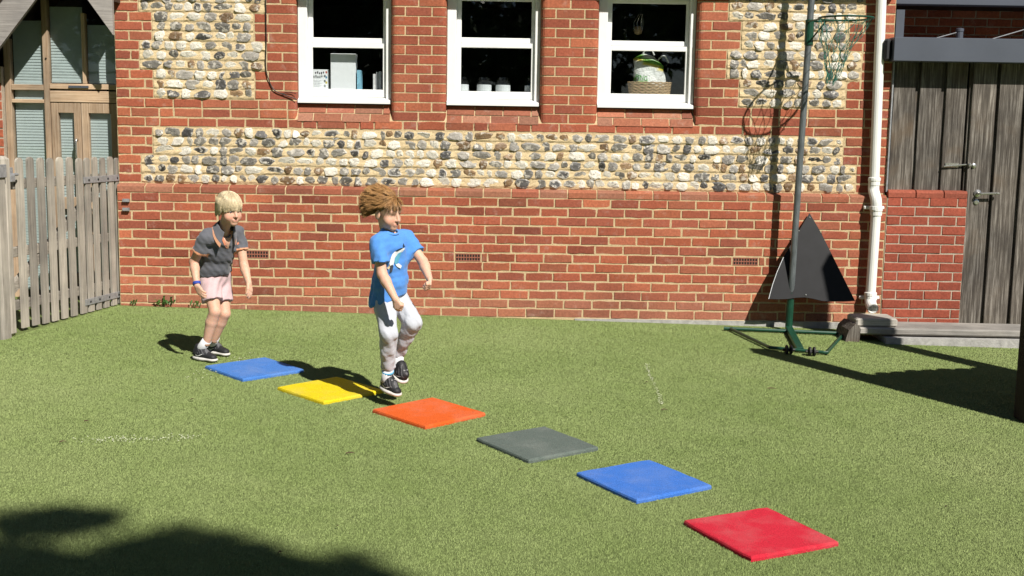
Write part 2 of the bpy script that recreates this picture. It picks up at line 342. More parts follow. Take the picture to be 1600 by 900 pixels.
def course(x0, x1, z, y, pattern='S', phase=0.0, lend=None, rend=None, w=1.0, old=0.0, h=CH):
    """bricks from x0 to x1 on a course whose lower joint is at z"""
    x = x0 - phase; i = 0
    while x < x1 - .02:
        if pattern == 'S': L = .2275 + random.gauss(0, .003)
        else: L = .2275 if random.random() < .72 else .116
        a, b = max(x, x0), min(x + L, x1)
        if x1 - b < .035: b = x1
        if b - a > .03:
            bl, brr = (a <= x0 + 1e-6 and lend), (b >= x1 - 1e-6 and rend)
            t = brick_tint(old)
            if bl or brr: put(bull_mesh(a + (0 if bl else MJ / 2), b - (0 if brr else MJ / 2), z + MJ / 2, z + h - MJ / 2, y, bl, brr, tint=t), w * min(1, (b - a) / .22))
            else: put(brick_mesh((a + b) / 2, z + h / 2, b - a - MJ, h - MJ, y, tint=t), w * min(1, (b - a) / .22))
        if b >= x1: break
        x += L
AIR = [at(400, 409, YP)[0], at(731, 415, YP)[0], at(1164, 425, YP)[0]]
# plinth: string course + 13 courses, stretcher bond
for k in range(1, 14):
    z = Z0 - (k + 1) * CH; cuts = []
    if k == 7: cuts = [(x - .107, x + .107) for x in AIR]
    xa = XL
    for c0, c1 in cuts + [(XR, XR)]:
        course(xa, c0, z, YP, 'S', .114 * ((k % 2)) + (.0 if xa == XL else .06), w=1.0, old=.30 if k > 11 else (.10 if k > 9 else 0)); xa = c1
# string course of sloping (chamfered) bricks
x = XL
while x < XR - .05:
    L = .2275 + random.gauss(0, .004); b = min(x + L, XR); cx = (x + b) / 2; w = b - x - MJ; z1, z0 = Z0 - .004, Z0 - CH + .005
    j = max(-.004, min(.0015, random.gauss(-.001, .0015))); prof = [(YU + .02, z1), (YU + .004, z1 - .001), (YP + .006 + j, z1 - .016), (YP + j, z1 - .023), (YP + j, z0), (YU + .02, z0)]
    V = [(cx - w / 2, p[0], p[1]) for p in prof] + [(cx + w / 2, p[0], p[1]) for p in prof]; n = 6
    Fs = [(i, n + i, n + (i + 1) % n, (i + 1) % n) for i in range(n)] + [tuple(range(n)), tuple(range(2 * n - 1, n - 1, -1))]
    put((V, Fs, brick_tint(.15 if random.random() < .6 else .45))); x = b
# flint panels: (row z, x0, x1)
def xw(px, py): return at(px, py, YU)[0]
ROWS = []
for r in range(6):
    z = Z0 + r * CH * .985
    ROWS.append((0, z, CH * .985, xw(222, 270) if r < 3 else xw(240, 220), xw(1336, 285) if r < 3 else xw(1316, 235)))
PANEL_Z = Z0 + 9 * CH
def stepped(r, inner, outer): return inner if (r // 3) % 2 == 0 else outer
for r in range(15):
    z = PANEL_Z + r * CH
    ROWS.append((1, z, CH, stepped(r, xw(241, 140), xw(219, 90)), stepped(r, xw(397, 140), xw(415, 90))))
    ROWS.append((2, z, CH, stepped(r, xw(1156, 140), xw(1137, 90)), stepped(r, xw(1321, 140), xw(1346, 90))))
# upper brickwork
for k in range(0, 24):
    z = Z0 + k * CH; hh = CH; w = 1.0 if z < 2.7 else .05
    if k < 6:
        lo = [r for r in ROWS if r[0] == 0][min(k, 5)]
        course(XL, lo[3] - .005, z, YU, 'S', .114 * (k % 2), w=w); course(lo[4] + .005, XR, z, YU, 'M', .1 * (k % 2), w=w); continue
    segs = []
    if z + .01 < ZS or z + .02 > ZT: edges = [(XL, None, XR, None)]
    else:
        edges = [(XL, None, WINS[0][0], 1), (WINS[0][1], 1, WINS[1][0], 1), (WINS[1][1], 1, WINS[2][0], 1), (WINS[2][1], 1, XR, None)]
    for (a, bl, b, brr) in edges:
        if k >= 9:
            r = k - 9; R1 = next(q for q in ROWS if q[0] == 1 and abs(q[1] - z) < .01) if r < 15 else None; R2 = next(q for q in ROWS if q[0] == 2 and abs(q[1] - z) < .01)
            parts = []
            cur = a; cb = bl
            for R in (R1, R2):
                if R and R[3] > a - .001 and R[4] < b + .001: parts.append((cur, cb, R[3] - .005, None)); cur = R[4] + .005; cb = None
            parts.append((cur, cb, b, brr))
        else: parts = [(a, bl, b, brr)]
        for (p, l_, q, r_) in parts:
            if q - p < .04: continue
            wd = q - p
            if l_ and r_ and wd < .6:      # window piers: two stretchers / header-stretcher-header
                cutx = [p, (p + q) / 2, q] if k % 2 else [p, p + .115, q - .115, q]
                for i in range(len(cutx) - 1):
                    aa, bb = cutx[i], cutx[i + 1]; fl, fr_ = i == 0, i == len(cutx) - 2
                    put(bull_mesh(aa + (0 if fl else MJ / 2), bb - (0 if fr_ else MJ / 2), z + MJ / 2, z + hh - MJ / 2, YU, fl, fr_, tint=brick_tint()), w)
            else: course(p, q, z, YU, 'M' if wd > .5 else 'S', .114 * (k % 2) if wd > .3 else (.1 if k % 2 else 0), l_, r_, w=w)
# sloping window sills, two courses of weathered bricks each
SILL = []
for (a, b) in WINS:
    for r, (ya, za, yb, zb) in enumerate(((YU + .035, 1.772, YU + .085, 1.842), (YU - .004, 1.702, YU + .034, 1.765))):
        x = a + .004 - (.1 if r else 0)
        while x < b - .03:
            x2 = min(x + .2275, b - .004); xs = max(x, a + .004)
            if x2 - xs > .03:
                j = random.gauss(0, .002); prof = [(ya + j, za), (yb + j, zb), (yb + .06, zb), (yb + .06, za)]
                V = [(xs + .005, p[0], p[1]) for p in prof] + [(x2 - .005, p[0], p[1]) for p in prof]
                Fs = [(i, (i + 1) % 4, 4 + (i + 1) % 4, 4 + i) for i in range(4)] + [(3, 2, 1, 0), (4, 5, 6, 7)]
                put((V, Fs, tuple(np.array(brick_tint(.25 if random.random() < .5 else .55)) * random.choice((.75, .9, 1.05)))))
            x = x2 if x2 > x else x + .2275
# mortar core of the wall, with openings
m = MB(); yb = 9.88; e = .0035
m.box((XL + .003, YP + e, -.1), (XR - .003, YU + e, Z0 - .04))
m.box((XL + .003, YU + e, -.1), (XR - .003, yb, ZS - .04))
m.prism([(YU + e + .001, Z0 - .041), (YP + e, Z0 - .0395), (YP + .009, Z0 - .025), (YU + e + .001, Z0 - .008)], (XL + .003, 0, 0), (0, 1, 0), (0, 0, 1), (1, 0, 0), XR - XL - .006)
def mort_seg(a, bl, b, brr, z0, z1, rad=.043):
    yf = YU + e; prof = []
    if bl: prof += [(a + .003, yb)] + [(a + .003 + rad - rad * math.cos(t), yf + rad - rad * math.sin(t)) for t in np.linspace(0, math.pi / 2, 5)]
    else: prof += [(a, yb), (a, yf)]
    if brr: prof += [(b - .003 - rad + rad * math.sin(t), yf + rad - rad * math.cos(t)) for t in np.linspace(0, math.pi / 2, 5)] + [(b - .003, yb)]
    else: prof += [(b, yf), (b, yb)]
    m.prism(prof[::-1], (0, 0, z0), (1, 0, 0), (0, 1, 0), (0, 0, 1), z1 - z0)
for seg in ((XL + .003, None, WINS[0][0], 1), (WINS[0][1], 1, WINS[1][0], 1), (WINS[1][1], 1, WINS[2][0], 1), (WINS[2][1], 1, XR - .003, None)): mort_seg(*seg, ZS - .04, ZT)
m.box((XL + .003, YU + e, ZT), (XR - .003, yb, Z0 + 24 * CH))
for (a, b) in WINS: m.prism([(YU + .008, ZS - .04), (YU + .004, 1.704), (YU + .040, 1.765), (YU + .091, 1.838), (yb, 1.838), (yb, ZS - .04)], (a - .05, 0, 0), (0, 1, 0), (0, 0, 1), (1, 0, 0), b - a + .1)
wall = m.build('wall', MT['mortar'], bld)
# left return wall and back, so the corner is solid
for i, (lo, hi) in enumerate((((XL + .002, YU + .30, -.1), (XL + .3, 13.5, 3.0)), ((XR - .3, YU + .30, -.1), (XR - .002, 11.25, 3.0)))):
    MB().box(lo, hi).build('return_wall', MT['terracotta'], bld)
# 300 bricks that show largest are pieces of their own; the others join in one part
def vis(c, w):
    sx, sy = toscreen(c); return w if (5 < sx < 1595 and 2 < sy < 898) else 0
BR.sort(key=lambda q: (-vis(q[0], q[4]), random.random()))
for c, V, Fs, t, w in BR[:300]: mk('brick', V, Fs, MT['brick'], wall, origin=c, cols=np.tile(t, (len(V), 1)))
mb = MB()
for c, V, Fs, t, w in BR[300:]: mb.add(V, Fs, t)
tag(mb.build('brickwork', MT['brick'], wall, cols=True), kind='stuff')
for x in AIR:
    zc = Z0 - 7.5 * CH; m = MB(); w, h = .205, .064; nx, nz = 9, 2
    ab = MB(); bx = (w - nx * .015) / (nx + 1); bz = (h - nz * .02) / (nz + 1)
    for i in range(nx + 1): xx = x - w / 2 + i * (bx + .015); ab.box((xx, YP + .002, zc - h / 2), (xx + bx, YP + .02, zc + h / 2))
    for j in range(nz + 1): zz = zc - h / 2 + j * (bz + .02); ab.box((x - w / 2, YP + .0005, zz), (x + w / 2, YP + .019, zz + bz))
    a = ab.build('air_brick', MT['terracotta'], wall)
    MB().box((x - w / 2, YP + .0025, zc - h / 2), (x + w / 2, YP + .0034, zc + h / 2)).build('hole_shade_plate', MT['void'], bld)  # thin black plate paints the shade inside the holes
# flint panels
FL = []
def flint_mesh(cx, cz, w, h, y):
    kind = random.random(); n = 11
    if kind < .33: c = np.array((.68, .635, .545)) * random.uniform(.88, 1.08); rim = c * .95
    elif kind < .72: c = np.array((.215, .198, .172)) * random.uniform(.5, 1.6); rim = c * 1.05 + .03
    elif kind < .88: c = np.array((.060, .056, .052)) * random.uniform(.7, 1.6); rim = c * 1.5 + .03 if random.random() < .6 else np.array((.55, .52, .47))
    else: c = np.array((.20, .125, .065)) * random.uniform(.7, 1.4); rim = c * 1.2
    ex = random.uniform(2.2, 3.6); rot = random.gauss(0, .12); hgt = random.uniform(.004, .012); V = []; C = []
    ang = [2 * math.pi * (i + random.uniform(-.25, .25)) / n for i in range(n)]
    rr = [(abs(math.cos(a)) ** ex + abs(math.sin(a)) ** ex) ** (-1 / ex) * random.uniform(.80, 1.07) for a in ang]
    tx, tz = random.gauss(0, .006), random.gauss(0, .006); ox, oz = random.uniform(-.15, .15), random.uniform(-.15, .15)
    for s, d in ((1.02, .010), (.96, -hgt * .45), (.62, -hgt)):
        for a, r in zip(ang, rr):
            u, v = math.cos(a) * r * s, math.sin(a) * r * s
            if s < .7: u += ox; v += oz
            X, Z = u * w / 2, v * h / 2; X, Z = X * math.cos(rot) - Z * math.sin(rot) * .5, Z + X * math.sin(rot) * .5
            V.append((cx + X, y + d + (tx * u + tz * v if s < 1 else 0) + random.gauss(0, .0012), cz + Z)); C.append(rim if s > .9 else c)
    V.append((cx + ox * w / 2, y - hgt * random.uniform(.95, 1.2), cz + oz * h / 2)); C.append(c * random.uniform(.7, 1.2))
    Fs = [(k * n + i, k * n + n + i, k * n + n + (i + 1) % n, k * n + (i + 1) % n) for k in (0, 1) for i in range(n)] + [(2 * n + i, 3 * n, 2 * n + (i + 1) % n) for i in range(n)]
    return V, [f[::-1] for f in Fs] if False else Fs, np.array(C)
panels = []
for pid in range(3):
    rows = [r for r in ROWS if r[0] == pid]; m = MB()
    for (_, z, h, a, b) in rows:
        nx = int((b - a) / .022); nzr = 5; xs = np.linspace(a, b, nx + 1); zs = np.linspace(z, z + h, nzr + 1)
        sag = np.convolve(RNG.normal(0, .004, nx + 7), np.ones(7) / 7, 'valid')[:nx + 1] * 2.0
        sag[0] = sag[-1] = 0
        V = []
        for j, zz in enumerate(zs):
            t = j / nzr
            for i, xx in enumerate(xs):
                edge = 1 if (z == rows[0][1] and j == 0) or (z == rows[-1][1] and j == nzr) else 0
                dz = sag[i] * (0 if edge else (1 - t if j < nzr else 0)); prof = [.002, -.005, -.004, -.002, .000, .002][j]
                V.append((xx, YU + prof + RNG.normal(0, .0016), zz + dz))
        Fs = [(j * (nx + 1) + i, j * (nx + 1) + i + 1, (j + 1) * (nx + 1) + i + 1, (j + 1) * (nx + 1) + i) for j in range(nzr) for i in range(nx)]
        m.add(V, Fs)
        x = a + .014
        while x < b - .045:
            w = min(random.choice((.065, .075, .085, .095, .10, .115, .13, .155)) * random.uniform(.9, 1.1), b - x - .01)
            if w < .04: break
            hs = h * random.uniform(.86, 1.14) if w > .055 else h * .6
            FL.append((pid, flint_mesh(x + w / 2, z + h / 2 + .003 + random.gauss(0, .002), w, hs, YU - .001), w))
            if random.random() < .16 and hs < h * .7: FL.append((pid, flint_mesh(x + w / 2, z + .012, w * .6, .016, YU - .002), .02))
            x += w + random.uniform(-.002, .011)
    panels.append(m.build('flint_panel', MT['flint_mortar'], bld))
FL.sort(key=lambda q: (-(vis(np.mean(np.array(q[1][0]), 0), 1) * (1 + (q[2] > .07))), random.random()))
for pid, (V, Fs, C), w in FL[:300]: mk('flint', V, Fs, MT['flint'], panels[pid], origin=np.mean(np.array(V), 0), cols=C)
for pid in range(3):
    m = MB(); CC = []
    for q, (V, Fs, C), w in FL[300:]:
        if q == pid: m.add(V, Fs); CC.append(C)
    if CC: tag(mk('flintwork', m.V, m.F, MT['flint'], panels[pid], cols=np.concatenate(CC)), kind='stuff')
# sash windows
YF = YU + .075
for i, (a, b) in enumerate(WINS):
    zb, zt = 1.848, ZT - .003; fl, frr = .075, .045
    m = MB()
    def stile(x0, x1, z0, z1, y0, y1): m.obox(((x0 + x1) / 2, (y0 + y1) / 2, (z0 + z1) / 2), np.eye(3), (x1 - x0, y1 - y0, z1 - z0), .004)
    stile(a + .002, a + fl, zb, zt, YF, YF + .12); stile(b - frr - .002, b - .002, zb, zt, YF, YF + .12)
    stile(a + fl + .001, b - frr - .003, zt - .04, zt, YF + .001, YF + .12)
    m.prism([(YF - .045, zb), (YF - .045, zb + .022), (YF + .03, zb + .05), (YF + .12, zb + .05), (YF + .12, zb)], (a + .004, 0, 0), (0, 1, 0), (0, 0, 1), (1, 0, 0), b - a - .012)
    win = m.build('window', MT['white'], bld)
    zm = at(540 if i == 0 else (770 if i == 1 else 1012), 71 if i < 2 else 76, YF + .03)[2]
    for s, (z0, z1, yo) in enumerate(((zb + .052, zm + .02, .030), (zm + .022, zt - .042, .062))):
        m = MB(); x0, x1 = a + fl + .001, b - frr - .003; y0, y1 = YF + yo, YF + yo + .03; st = .038
        br_ = .062 if s == 0 else .04; tr_ = .04 if s == 0 else .03
        for q in ((x0, x0 + st, z0, z1), (x1 - st + .012, x1, z0, z1), (x0 + st, x1 - st + .012, z0, z0 + br_), (x0 + st, x1 - st + .012, z1 - tr_, z1)):
            m.obox(((q[0] + q[1]) / 2, (y0 + y1) / 2, (q[2] + q[3]) / 2), np.eye(3), (q[1] - q[0], y1 - y0, q[3] - q[2]), .003)
        m.build('sash', MT['white'], win)
        MB().box((x0 + st - .004, y0 + .012, z0 + br_ - .004), (x1 - st + .016, y0 + .016, z1 - tr_ + .004)).build('pane', MT['glass'], win)
# dark room behind the windows
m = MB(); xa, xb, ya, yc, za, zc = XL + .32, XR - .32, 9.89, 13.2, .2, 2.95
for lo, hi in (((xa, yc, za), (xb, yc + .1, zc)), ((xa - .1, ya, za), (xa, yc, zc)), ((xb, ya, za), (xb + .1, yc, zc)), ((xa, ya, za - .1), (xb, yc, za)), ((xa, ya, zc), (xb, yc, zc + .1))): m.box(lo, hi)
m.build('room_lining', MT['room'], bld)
m = MB(); ZW = 1.962
for (a, b) in WINS: m.box((a - .03, YF + .122, ZW - .03), (b + .03, YF + .42, ZW))
m.build('window_board', MT['white'], bld)
# eaves above the picture
m = MB(); ztop = Z0 + 24 * CH
m.prism([(9.35, ztop - .02), (9.35, ztop + .12), (12.0, ztop + 2.3), (14.0, ztop + .4), (14, ztop)], (XL - .1, 0, 0), (0, 1, 0), (0, 0, 1), (1, 0, 0), XR - XL + .2)
m.build('roof', MT['tile'], bld)
tag(MB().box((.6, YP - .012, -.1), (XR + .02, YP + .3, Z0 - 14 * CH - .001)).build('footing', MT['concrete'], bld))
EX, EY, EZ = np.eye(3)
# ------------------------------------------------------------------ gabled timber porch, left of the building
YB, YG = 9.40, 9.79                                    # barge boards / glazing
porch = empty('timber_porch', (-3.9, 9.7, .2), 'gabled timber porch with grey barge boards and glazed oak doors', 'porch')
pl0, pl1 = at(0, 73, YB), at(55, 0, YB); pr0, pr1 = at(137, 0, YB), at(177, 55, YB)
sl = (pl1[2] - pl0[2]) / (pl1[0] - pl0[0]); sr = (pr1[2] - pr0[2]) / (pr1[0] - pr0[0])
apx = (pr0[2] - pl0[2] + sl * pl0[0] - sr * pr0[0]) / (sl - sr); apz = pl0[2] + sl * (apx - pl0[0])
bw = .20; tl = math.atan(sl); tr = math.atan(-sr)
xl, xr = apx - 1.25, at(177, 55, YB)[0] - .002
dvl, dvr = bw / math.cos(tl), bw / math.cos(tr)
MB().prism([(xl, apz - sl * (apx - xl)), (apx - .002, apz), (apx - .002, apz + dvl), (xl, apz - sl * (apx - xl) + dvl)], (0, YB, 0), EX, EZ, EY, .04).build('barge_board', MT['barge'], porch)
MB().prism([(apx + .002, apz), (xr, apz + sr * (xr - apx)), (xr, apz + sr * (xr - apx) + dvr), (apx + .002, apz + dvr)], (0, YB, 0), EX, EZ, EY, .04).build('barge_board', MT['barge'], porch)
m = MB()       # roof deck over the boards, with soffit
for (x0, x1, s) in ((xl, apx - .001, sl), (apx + .001, xr - .0, sr)):
    zf = lambda x: apz + (s * (x - apx)) + dvl - .012
    m.prism([(x0, zf(x0) - .05), (x1, zf(x1) - .05), (x1, zf(x1)), (x0, zf(x0))], (0, YB + .041, 0), EX, EZ, EY, 1.0)
m.build('roof_deck', MT['porch_dark'], porch)
for s, x0, x1 in ((sl, xl, apx), (sr, apx, xr)):
    for r in range(14):
        t0, t1 = r / 14, (r + 1) / 14 + .012; xa = x0 + (x1 - x0) * t0; xb2 = x0 + (x1 - x0) * min(t1, 1)
        zf = lambda x: apz + s * (x - apx) + dvl
        for c in range(4):
            y0 = YB - .05 + c * .17; lift = .012 if c % 2 else .016
            MB().prism([(xa, zf(xa) + .003), (xb2, zf(xb2) + .003), (xb2, zf(xb2) + lift + .006), (xa, zf(xa) + lift)], (0, y0, 0), EX, EZ, EY, .166).build('roof_tile', MT['tile'], porch)
# glazed screen
def gx(px, py): return at(px, py, YG)[0]
def gzz(px, py): return at(px, py, YG)[2]
GR = XL - .004
def gbar(x0, x1, z0, z1, name='mullion', mat='oak', y=YG, t=.07, par=porch): return MB().obox(((x0 + x1) / 2, y + t / 2, (z0 + z1) / 2), EYE, (x1 - x0, t, z1 - z0), .004).build(name, MT[mat], par)
EYE = np.eye(3)
zl0 = gzz(40, 140); zbot = .2
xj = gx(10, 200); xm0, xm1 = gx(70, 190), gx(79, 190); xs0 = gx(121, 190); xs1 = gx(132, 190)
gbar(xj, xj + .05, zbot, gzz(20, 60)); gbar(xm0, xm1, zbot, gzz(75, -40)); gbar(GR - .045, GR, zbot, gzz(160, 60))
zt0, zt1 = gzz(45, 141), gzz(45, 132); gbar(xj + .051, xm0 - .001, zt0, zt1, 'transom', 'oak_x', t=.066)
z2, z3 = gzz(110, 160), gzz(110, 142); gbar(xm1 + .001, GR - .046, z2, z3, 'transom', 'oak_x', t=.066)
z4, z5 = gzz(110, 139.5), gzz(110, 131); gbar(xm1 + .001, GR - .046, z4, z5, 'transom', 'oak_x', t=.06)
zr0, zr1 = gzz(45, 161), gzz(45, 155); gbar(xj + .051, xm0 - .001, zr0, zr1, 'transom', 'oak_x', t=.06)
xu0, xu1 = gx(128, 100), gx(134, 100); gbar(xu0, xu1, z5 + .001, gzz(131, 20), t=.06)
MB().box((xm1 + .16, YG - .012, z4 + .012), (xm1 + .32, YG + .0, z4 + .03)).build('trickle_vent', MT['fascia'], porch)
MB().lathe((xm0 + .03, YG - .006, gzz(72, 91)), [(.006, -.004), (.008, 0), (.006, .004)], 8).build('stay_peg', MT['void'], porch)
# two door leaves
for k, (a, b) in enumerate(((xm1 + .004, (xs0 + xs1) / 2 - .002), ((xs0 + xs1) / 2 + .002, GR - .048))):
    zt = z2 - .006; zb_ = zbot + .02; m = MB(); st = .058
    for q in ((a, a + st, zb_, zt), (b - st, b, zb_, zt), (a + st, b - st, zt - .08, zt), (a + st, b - st, zb_, zb_ + .2), (a + st, b - st, .95, 1.05)):
        m.obox(((q[0] + q[1]) / 2, YG + .03, (q[2] + q[3]) / 2), EYE, (q[1] - q[0], .05, q[3] - q[2]), .003)
    d = m.build('door', MT['oak'], porch)
    MB().box((a + st - .005, YG + .03, 1.045), (b - st + .005, YG + .034, zt - .075)).build('pane', MT['glass'], d)
    MB().box((a + st - .005, YG + .03, zb_ + .19), (b - st + .005, YG + .034, .955)).build('pane', MT['glass'], d)
    if k == 0:
        hx = b - .03; hz = gzz(128, 233); MB().tube(smooth_path([(hx, YG, hz + .08), (hx, YG - .035, hz + .075), (hx, YG - .04, hz), (hx, YG - .035, hz - .075), (hx, YG, hz - .08)]), .008).build('handle', MT['steel'], d)
def glazed(x0, x1, z0, z1): MB().box((x0, YG + .03, z0), (x1, YG + .034, z1)).build('pane', MT['glass'], porch)
glazed(xj + .045, xm0 + .005, zbot + .03, zr0 + .003); glazed(xj + .045, xm0 + .005, zr1 - .003, zt0 + .003); glazed(xj + .045, xm0 + .005, zt1 - .003, gzz(45, 20)); glazed(xm1 - .005, xu0 + .004, z5 - .003, gzz(100, 0)); glazed(xu1 - .004, GR - .04, z5 - .003, gzz(150, 30))
def blind(x0, x1, z0, z1):
    m = MB(); z = z0
    while z < z1: m.obox(((x0 + x1) / 2, YG + .055, z), ((1, 0, 0), (0, -.975, .222), (0, .222, .975)), (x1 - x0, .0015, .0255)); z += .0235
    m.box((x0, YG + .045, z0 - .03), (x1, YG + .066, z0 - .013))
    tag(m.build('venetian_blind', MT['blind'], porch), kind='stuff')
blind(xj + .06, xm0 - .005, zbot + .1, zr0 - .005); blind(xj + .06, xm0 - .005, zr1 + .02, zt0 - .003); blind(xj + .06, xm0 - .005, zt1 + .03, gzz(45, 30)); blind(xm1 + .005, xu0 - .003, z5 + .04, gzz(100, 10)); blind(xu1 + .003, GR - .05, z5 + .04, gzz(150, 40))
blind(xm1 + .05, (xs0 + xs1) / 2 - .05, zbot + .25, z2 - .07); blind((xs0 + xs1) / 2 + .05, GR - .09, zbot + .25, z2 - .07)
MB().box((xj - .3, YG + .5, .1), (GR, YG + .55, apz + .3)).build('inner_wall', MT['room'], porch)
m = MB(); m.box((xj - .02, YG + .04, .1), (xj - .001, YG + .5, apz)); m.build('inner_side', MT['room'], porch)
# left brick jamb
jam = MB().box((xj - .6, YG - .05 + .004, -.1), (xj - .004, YG + .3, 2.1)).build('jamb_wall', MT['mortar_grey'], porch)
for k in range(25):
    z = .1 + k * CH; x = xj - .6 + (.0 if k % 2 else -.06)
    while x < xj - .02:
        x2 = min(x + .2275, xj - .003)
        if x2 - x > .04:
            V, Fs, t = brick_mesh((x + x2) / 2, z + CH / 2, x2 - x - .01, CH - .01, YG - .05, depth=.03); mk('brick', V, Fs, MT['brick'], jam, origin=np.mean(np.array(V), 0), cols=np.tile(t, (len(V), 1)))
        x = x2 if x2 > x else x + .2

# ------------------------------------------------------------------ weathered picket gate at the left
G0, G1 = np.array([-3.455, 8.16]), np.array([-3.14, 9.47]); gd = (G1 - G0) / np.linalg.norm(G1 - G0); gd3 = np.array([gd[0], gd[1], 0]); gn3 = np.array([gd[1], -gd[0], 0])
def online(px, py, off=0.0):
    d = ray(px, py); o = G0 + gn3[:2] * off; A = np.array([[d[0], -gd[0]], [d[1], -gd[1]]]); s, t = np.linalg.solve(A, o); return t, CAM_H + d[2] * s
gate = empty('picket_gate', (*((G0 + G1) / 2), .19), 'weathered grey timber picket gate hung on the brick corner', 'gate')
def picket(t, w, z0, z1, th=.017, off=0.0, name='picket', par=gate, mat='grey_wood'):
    w *= .90; r = w / 2; pts = [(-r, z0), (r, z0)] + [(r * math.cos(a), z1 - r * .8 + r * .8 * math.sin(a)) for a in np.linspace(0, math.pi, 8)]
    o = np.array([*(G0 + gd * t + gn3[:2] * off), 0])
    return MB().prism(pts, o, gd3, EZ, -gn3, th).build(name, MT[mat], par)
tops = {}
for px, pb, w in ((36, 513, .082), (53, 509, .080), (69, 506, .080), (84, 502.5, .078), (99, 499, .080), (114, 496, .078), (129, 492, .080), (141, 488, .074), (153, 485, .070), (165, 481, .072), (177, 477.5, .074), (187, 474, .06)):
    t, z = online(px, 380); _, zb_ = online(px, pb); _, zt_ = online(px, 245.5 + random.uniform(-1.2, 1.2)); p = picket(t, w, max(zb_, gz(-3.3, 8.8) + .012), zt_)
for py, hh in ((283, .07), (383, .07), (462, .07)):
    t0, z = online(100, py); zc_ = z
    MB().obox((*(G0 + gd * .70 - gn3[:2] * .045), zc_), (gd3, -gn3, EZ), (1.36, .04, hh), .004).build('rail', MT['grey_wood_y'], gate)
a0 = G0 + gd * .12; b0 = G0 + gd * 1.28
MB().bar((*(a0 - gn3[:2] * .046), online(30, 455)[1]), (*(b0 - gn3[:2] * .046), online(170, 290)[1]), .038, .065, EZ).build('brace', MT['grey_wood_y'], gate)
for (xa, ya_, xb_, yb_) in ((131, 279, 192, 280), (134, 470, 194, 461)):
    ta, za_ = online(xa, ya_, .006); tb, zb_ = online(xb_, yb_, .006); zc_ = (za_ + zb_) / 2
    m = MB(); m.obox((*(G0 + gd * (ta + tb) / 2 + gn3[:2] * .004), zc_), (gd3, -gn3, EZ), (tb - ta, .006, .05), .002)
    h = m.build('strap_hinge', MT['galv'], gate)
    MB().tube([(*(G0 + gd * (tb + .008) + gn3[:2] * .004), zc_ - .035), (*(G0 + gd * (tb + .008) + gn3[:2] * .004), zc_ + .035)], .014, 10).build('knuckle', MT['galv'], h)
    for f in (.12, .35, .6, .85):
        c = np.array([*(G0 + gd * (ta + (tb - ta) * f) + gn3[:2] * .007), zc_]); MB().lathe(c, [(.009, 0), (.009, .003), (.005, .006)], 8, (gd3, EZ, gn3)).build('bolt', MT['rubber'], h)
t, zc_ = online(20, 268); m = MB()
m.obox((*(G0 + gd * .06 + gn3[:2] * .012), zc_), (gd3, -gn3, EZ), (.14, .012, .06), .003); m.tube([(*(G0 + gd * -.02 + gn3[:2] * .03), zc_ - .02), (*(G0 + gd * .16 + gn3[:2] * .03), zc_ - .02)], .010, 8); m.obox((*(G0 + gd * .09 + gn3[:2] * .03), zc_ - .045), (gd3, -gn3, EZ), (.05, .03, .05), .004)
m.build('latch', MT['galv'], gate)
post = empty('gate_post', (-3.47, 8.08, gz(-3.47, 8.08)), 'round topped grey timber post the picket gate latches to', 'post')
_, zt_ = online(20, 243); r = .055
MB().obox((*(G0 + gd * .035), (zt_ + gz(-3.45, 8.15)) / 2), (gd3, -gn3, EZ), (.085, .09, zt_ - gz(-3.45, 8.15)), .022).build('shaft', MT['grey_wood'], post)
_, zt_ = online(3, 262); MB().obox((*(G0 - gd * .062 + gn3[:2] * .015), (zt_ + gz(-3.47, 8.05)) / 2 - .01), (gd3, -gn3, EZ), (.10, .10, zt_ - gz(-3.47, 8.05) + .02), .016).build('side_post', MT['grey_wood'], post)
m = MB(); z = online(8, 266)[1]; m.obox((*(G0 - gd * .06 + gn3[:2] * .072), z), (gd3, -gn3, EZ), (.08, .012, .09), .004); m.build('keep_plate', MT['galv'], post)
for k, py in enumerate((313, 327)):
    p = at(191, py, YP - .03); q = at(203, py, YP - .002); m = MB(); m.box((p[0], YP - .03, p[2] - .012), (q[0], YP - .004, p[2] + .012)); m.build('wall_hook', MT['galv'], gate)

# ------------------------------------------------------------------ lean-to store on the right
XS0, XS1 = XR + .006, 6.2
store = empty('lean_to_store', (4.3, 9.7, .1), 'dark timber store with grey metal roof edge above a low brick wall', 'store')
YL = 9.553; YBD = 9.60; YD = 9.568
zw = at(1450, 303, YL)[2]; xd0 = at(1506, 400, YL)[0]
core = MB().box((XS0, YL + .005, -.05), (xd0 - .003, YL + .25, zw - .035)).build('low_wall', MT['mortar_grey'], store)
nco = 14; ch = (zw - .03 - .105) / nco
for k in range(nco):
    z = .105 + k * ch; x = XS0 - (.114 if k % 2 else .0)
    while x < xd0 - .02:
        x2 = min(x + .2275, xd0); xs = max(x, XS0)
        if x2 - xs > .03:
            tnt = tuple(np.array((.33, .082, .05)) * random.uniform(.85, 1.12)); V, Fs, t = brick_mesh((xs + x2) / 2, z + ch / 2, x2 - xs - .009, ch - .009, YL, tint=tnt, jit=.0012)
            mk('brick', V, Fs, MT['brick_new'], core, origin=np.mean(np.array(V), 0), cols=np.tile(t, (len(V), 1)))
        x = x2 if x2 > x else x + .2275
x = XS0
while x < xd0 - .03:                      # sloping coping bricks
    x2 = min(x + .2275, xd0); prof = [(YL + .06, zw), (YL + .012, zw - .004), (YL - .001, zw - .025), (YL - .001, zw - .062), (YL + .06, zw - .062)]; z1 = zw
    m = MB().prism(prof[::-1], (x + .005, 0, .03), EY, EZ, EX, x2 - x - .01); t = np.array((.31, .088, .055)) * random.uniform(.8, 1.1)
    mk('brick', m.V, m.F, MT['brick_new'], core, origin=np.mean(np.array(m.V), 0), cols=np.tile(t, (len(m.V), 1))); x = x2
zf0 = at(1395, 95, 9.42)[2]
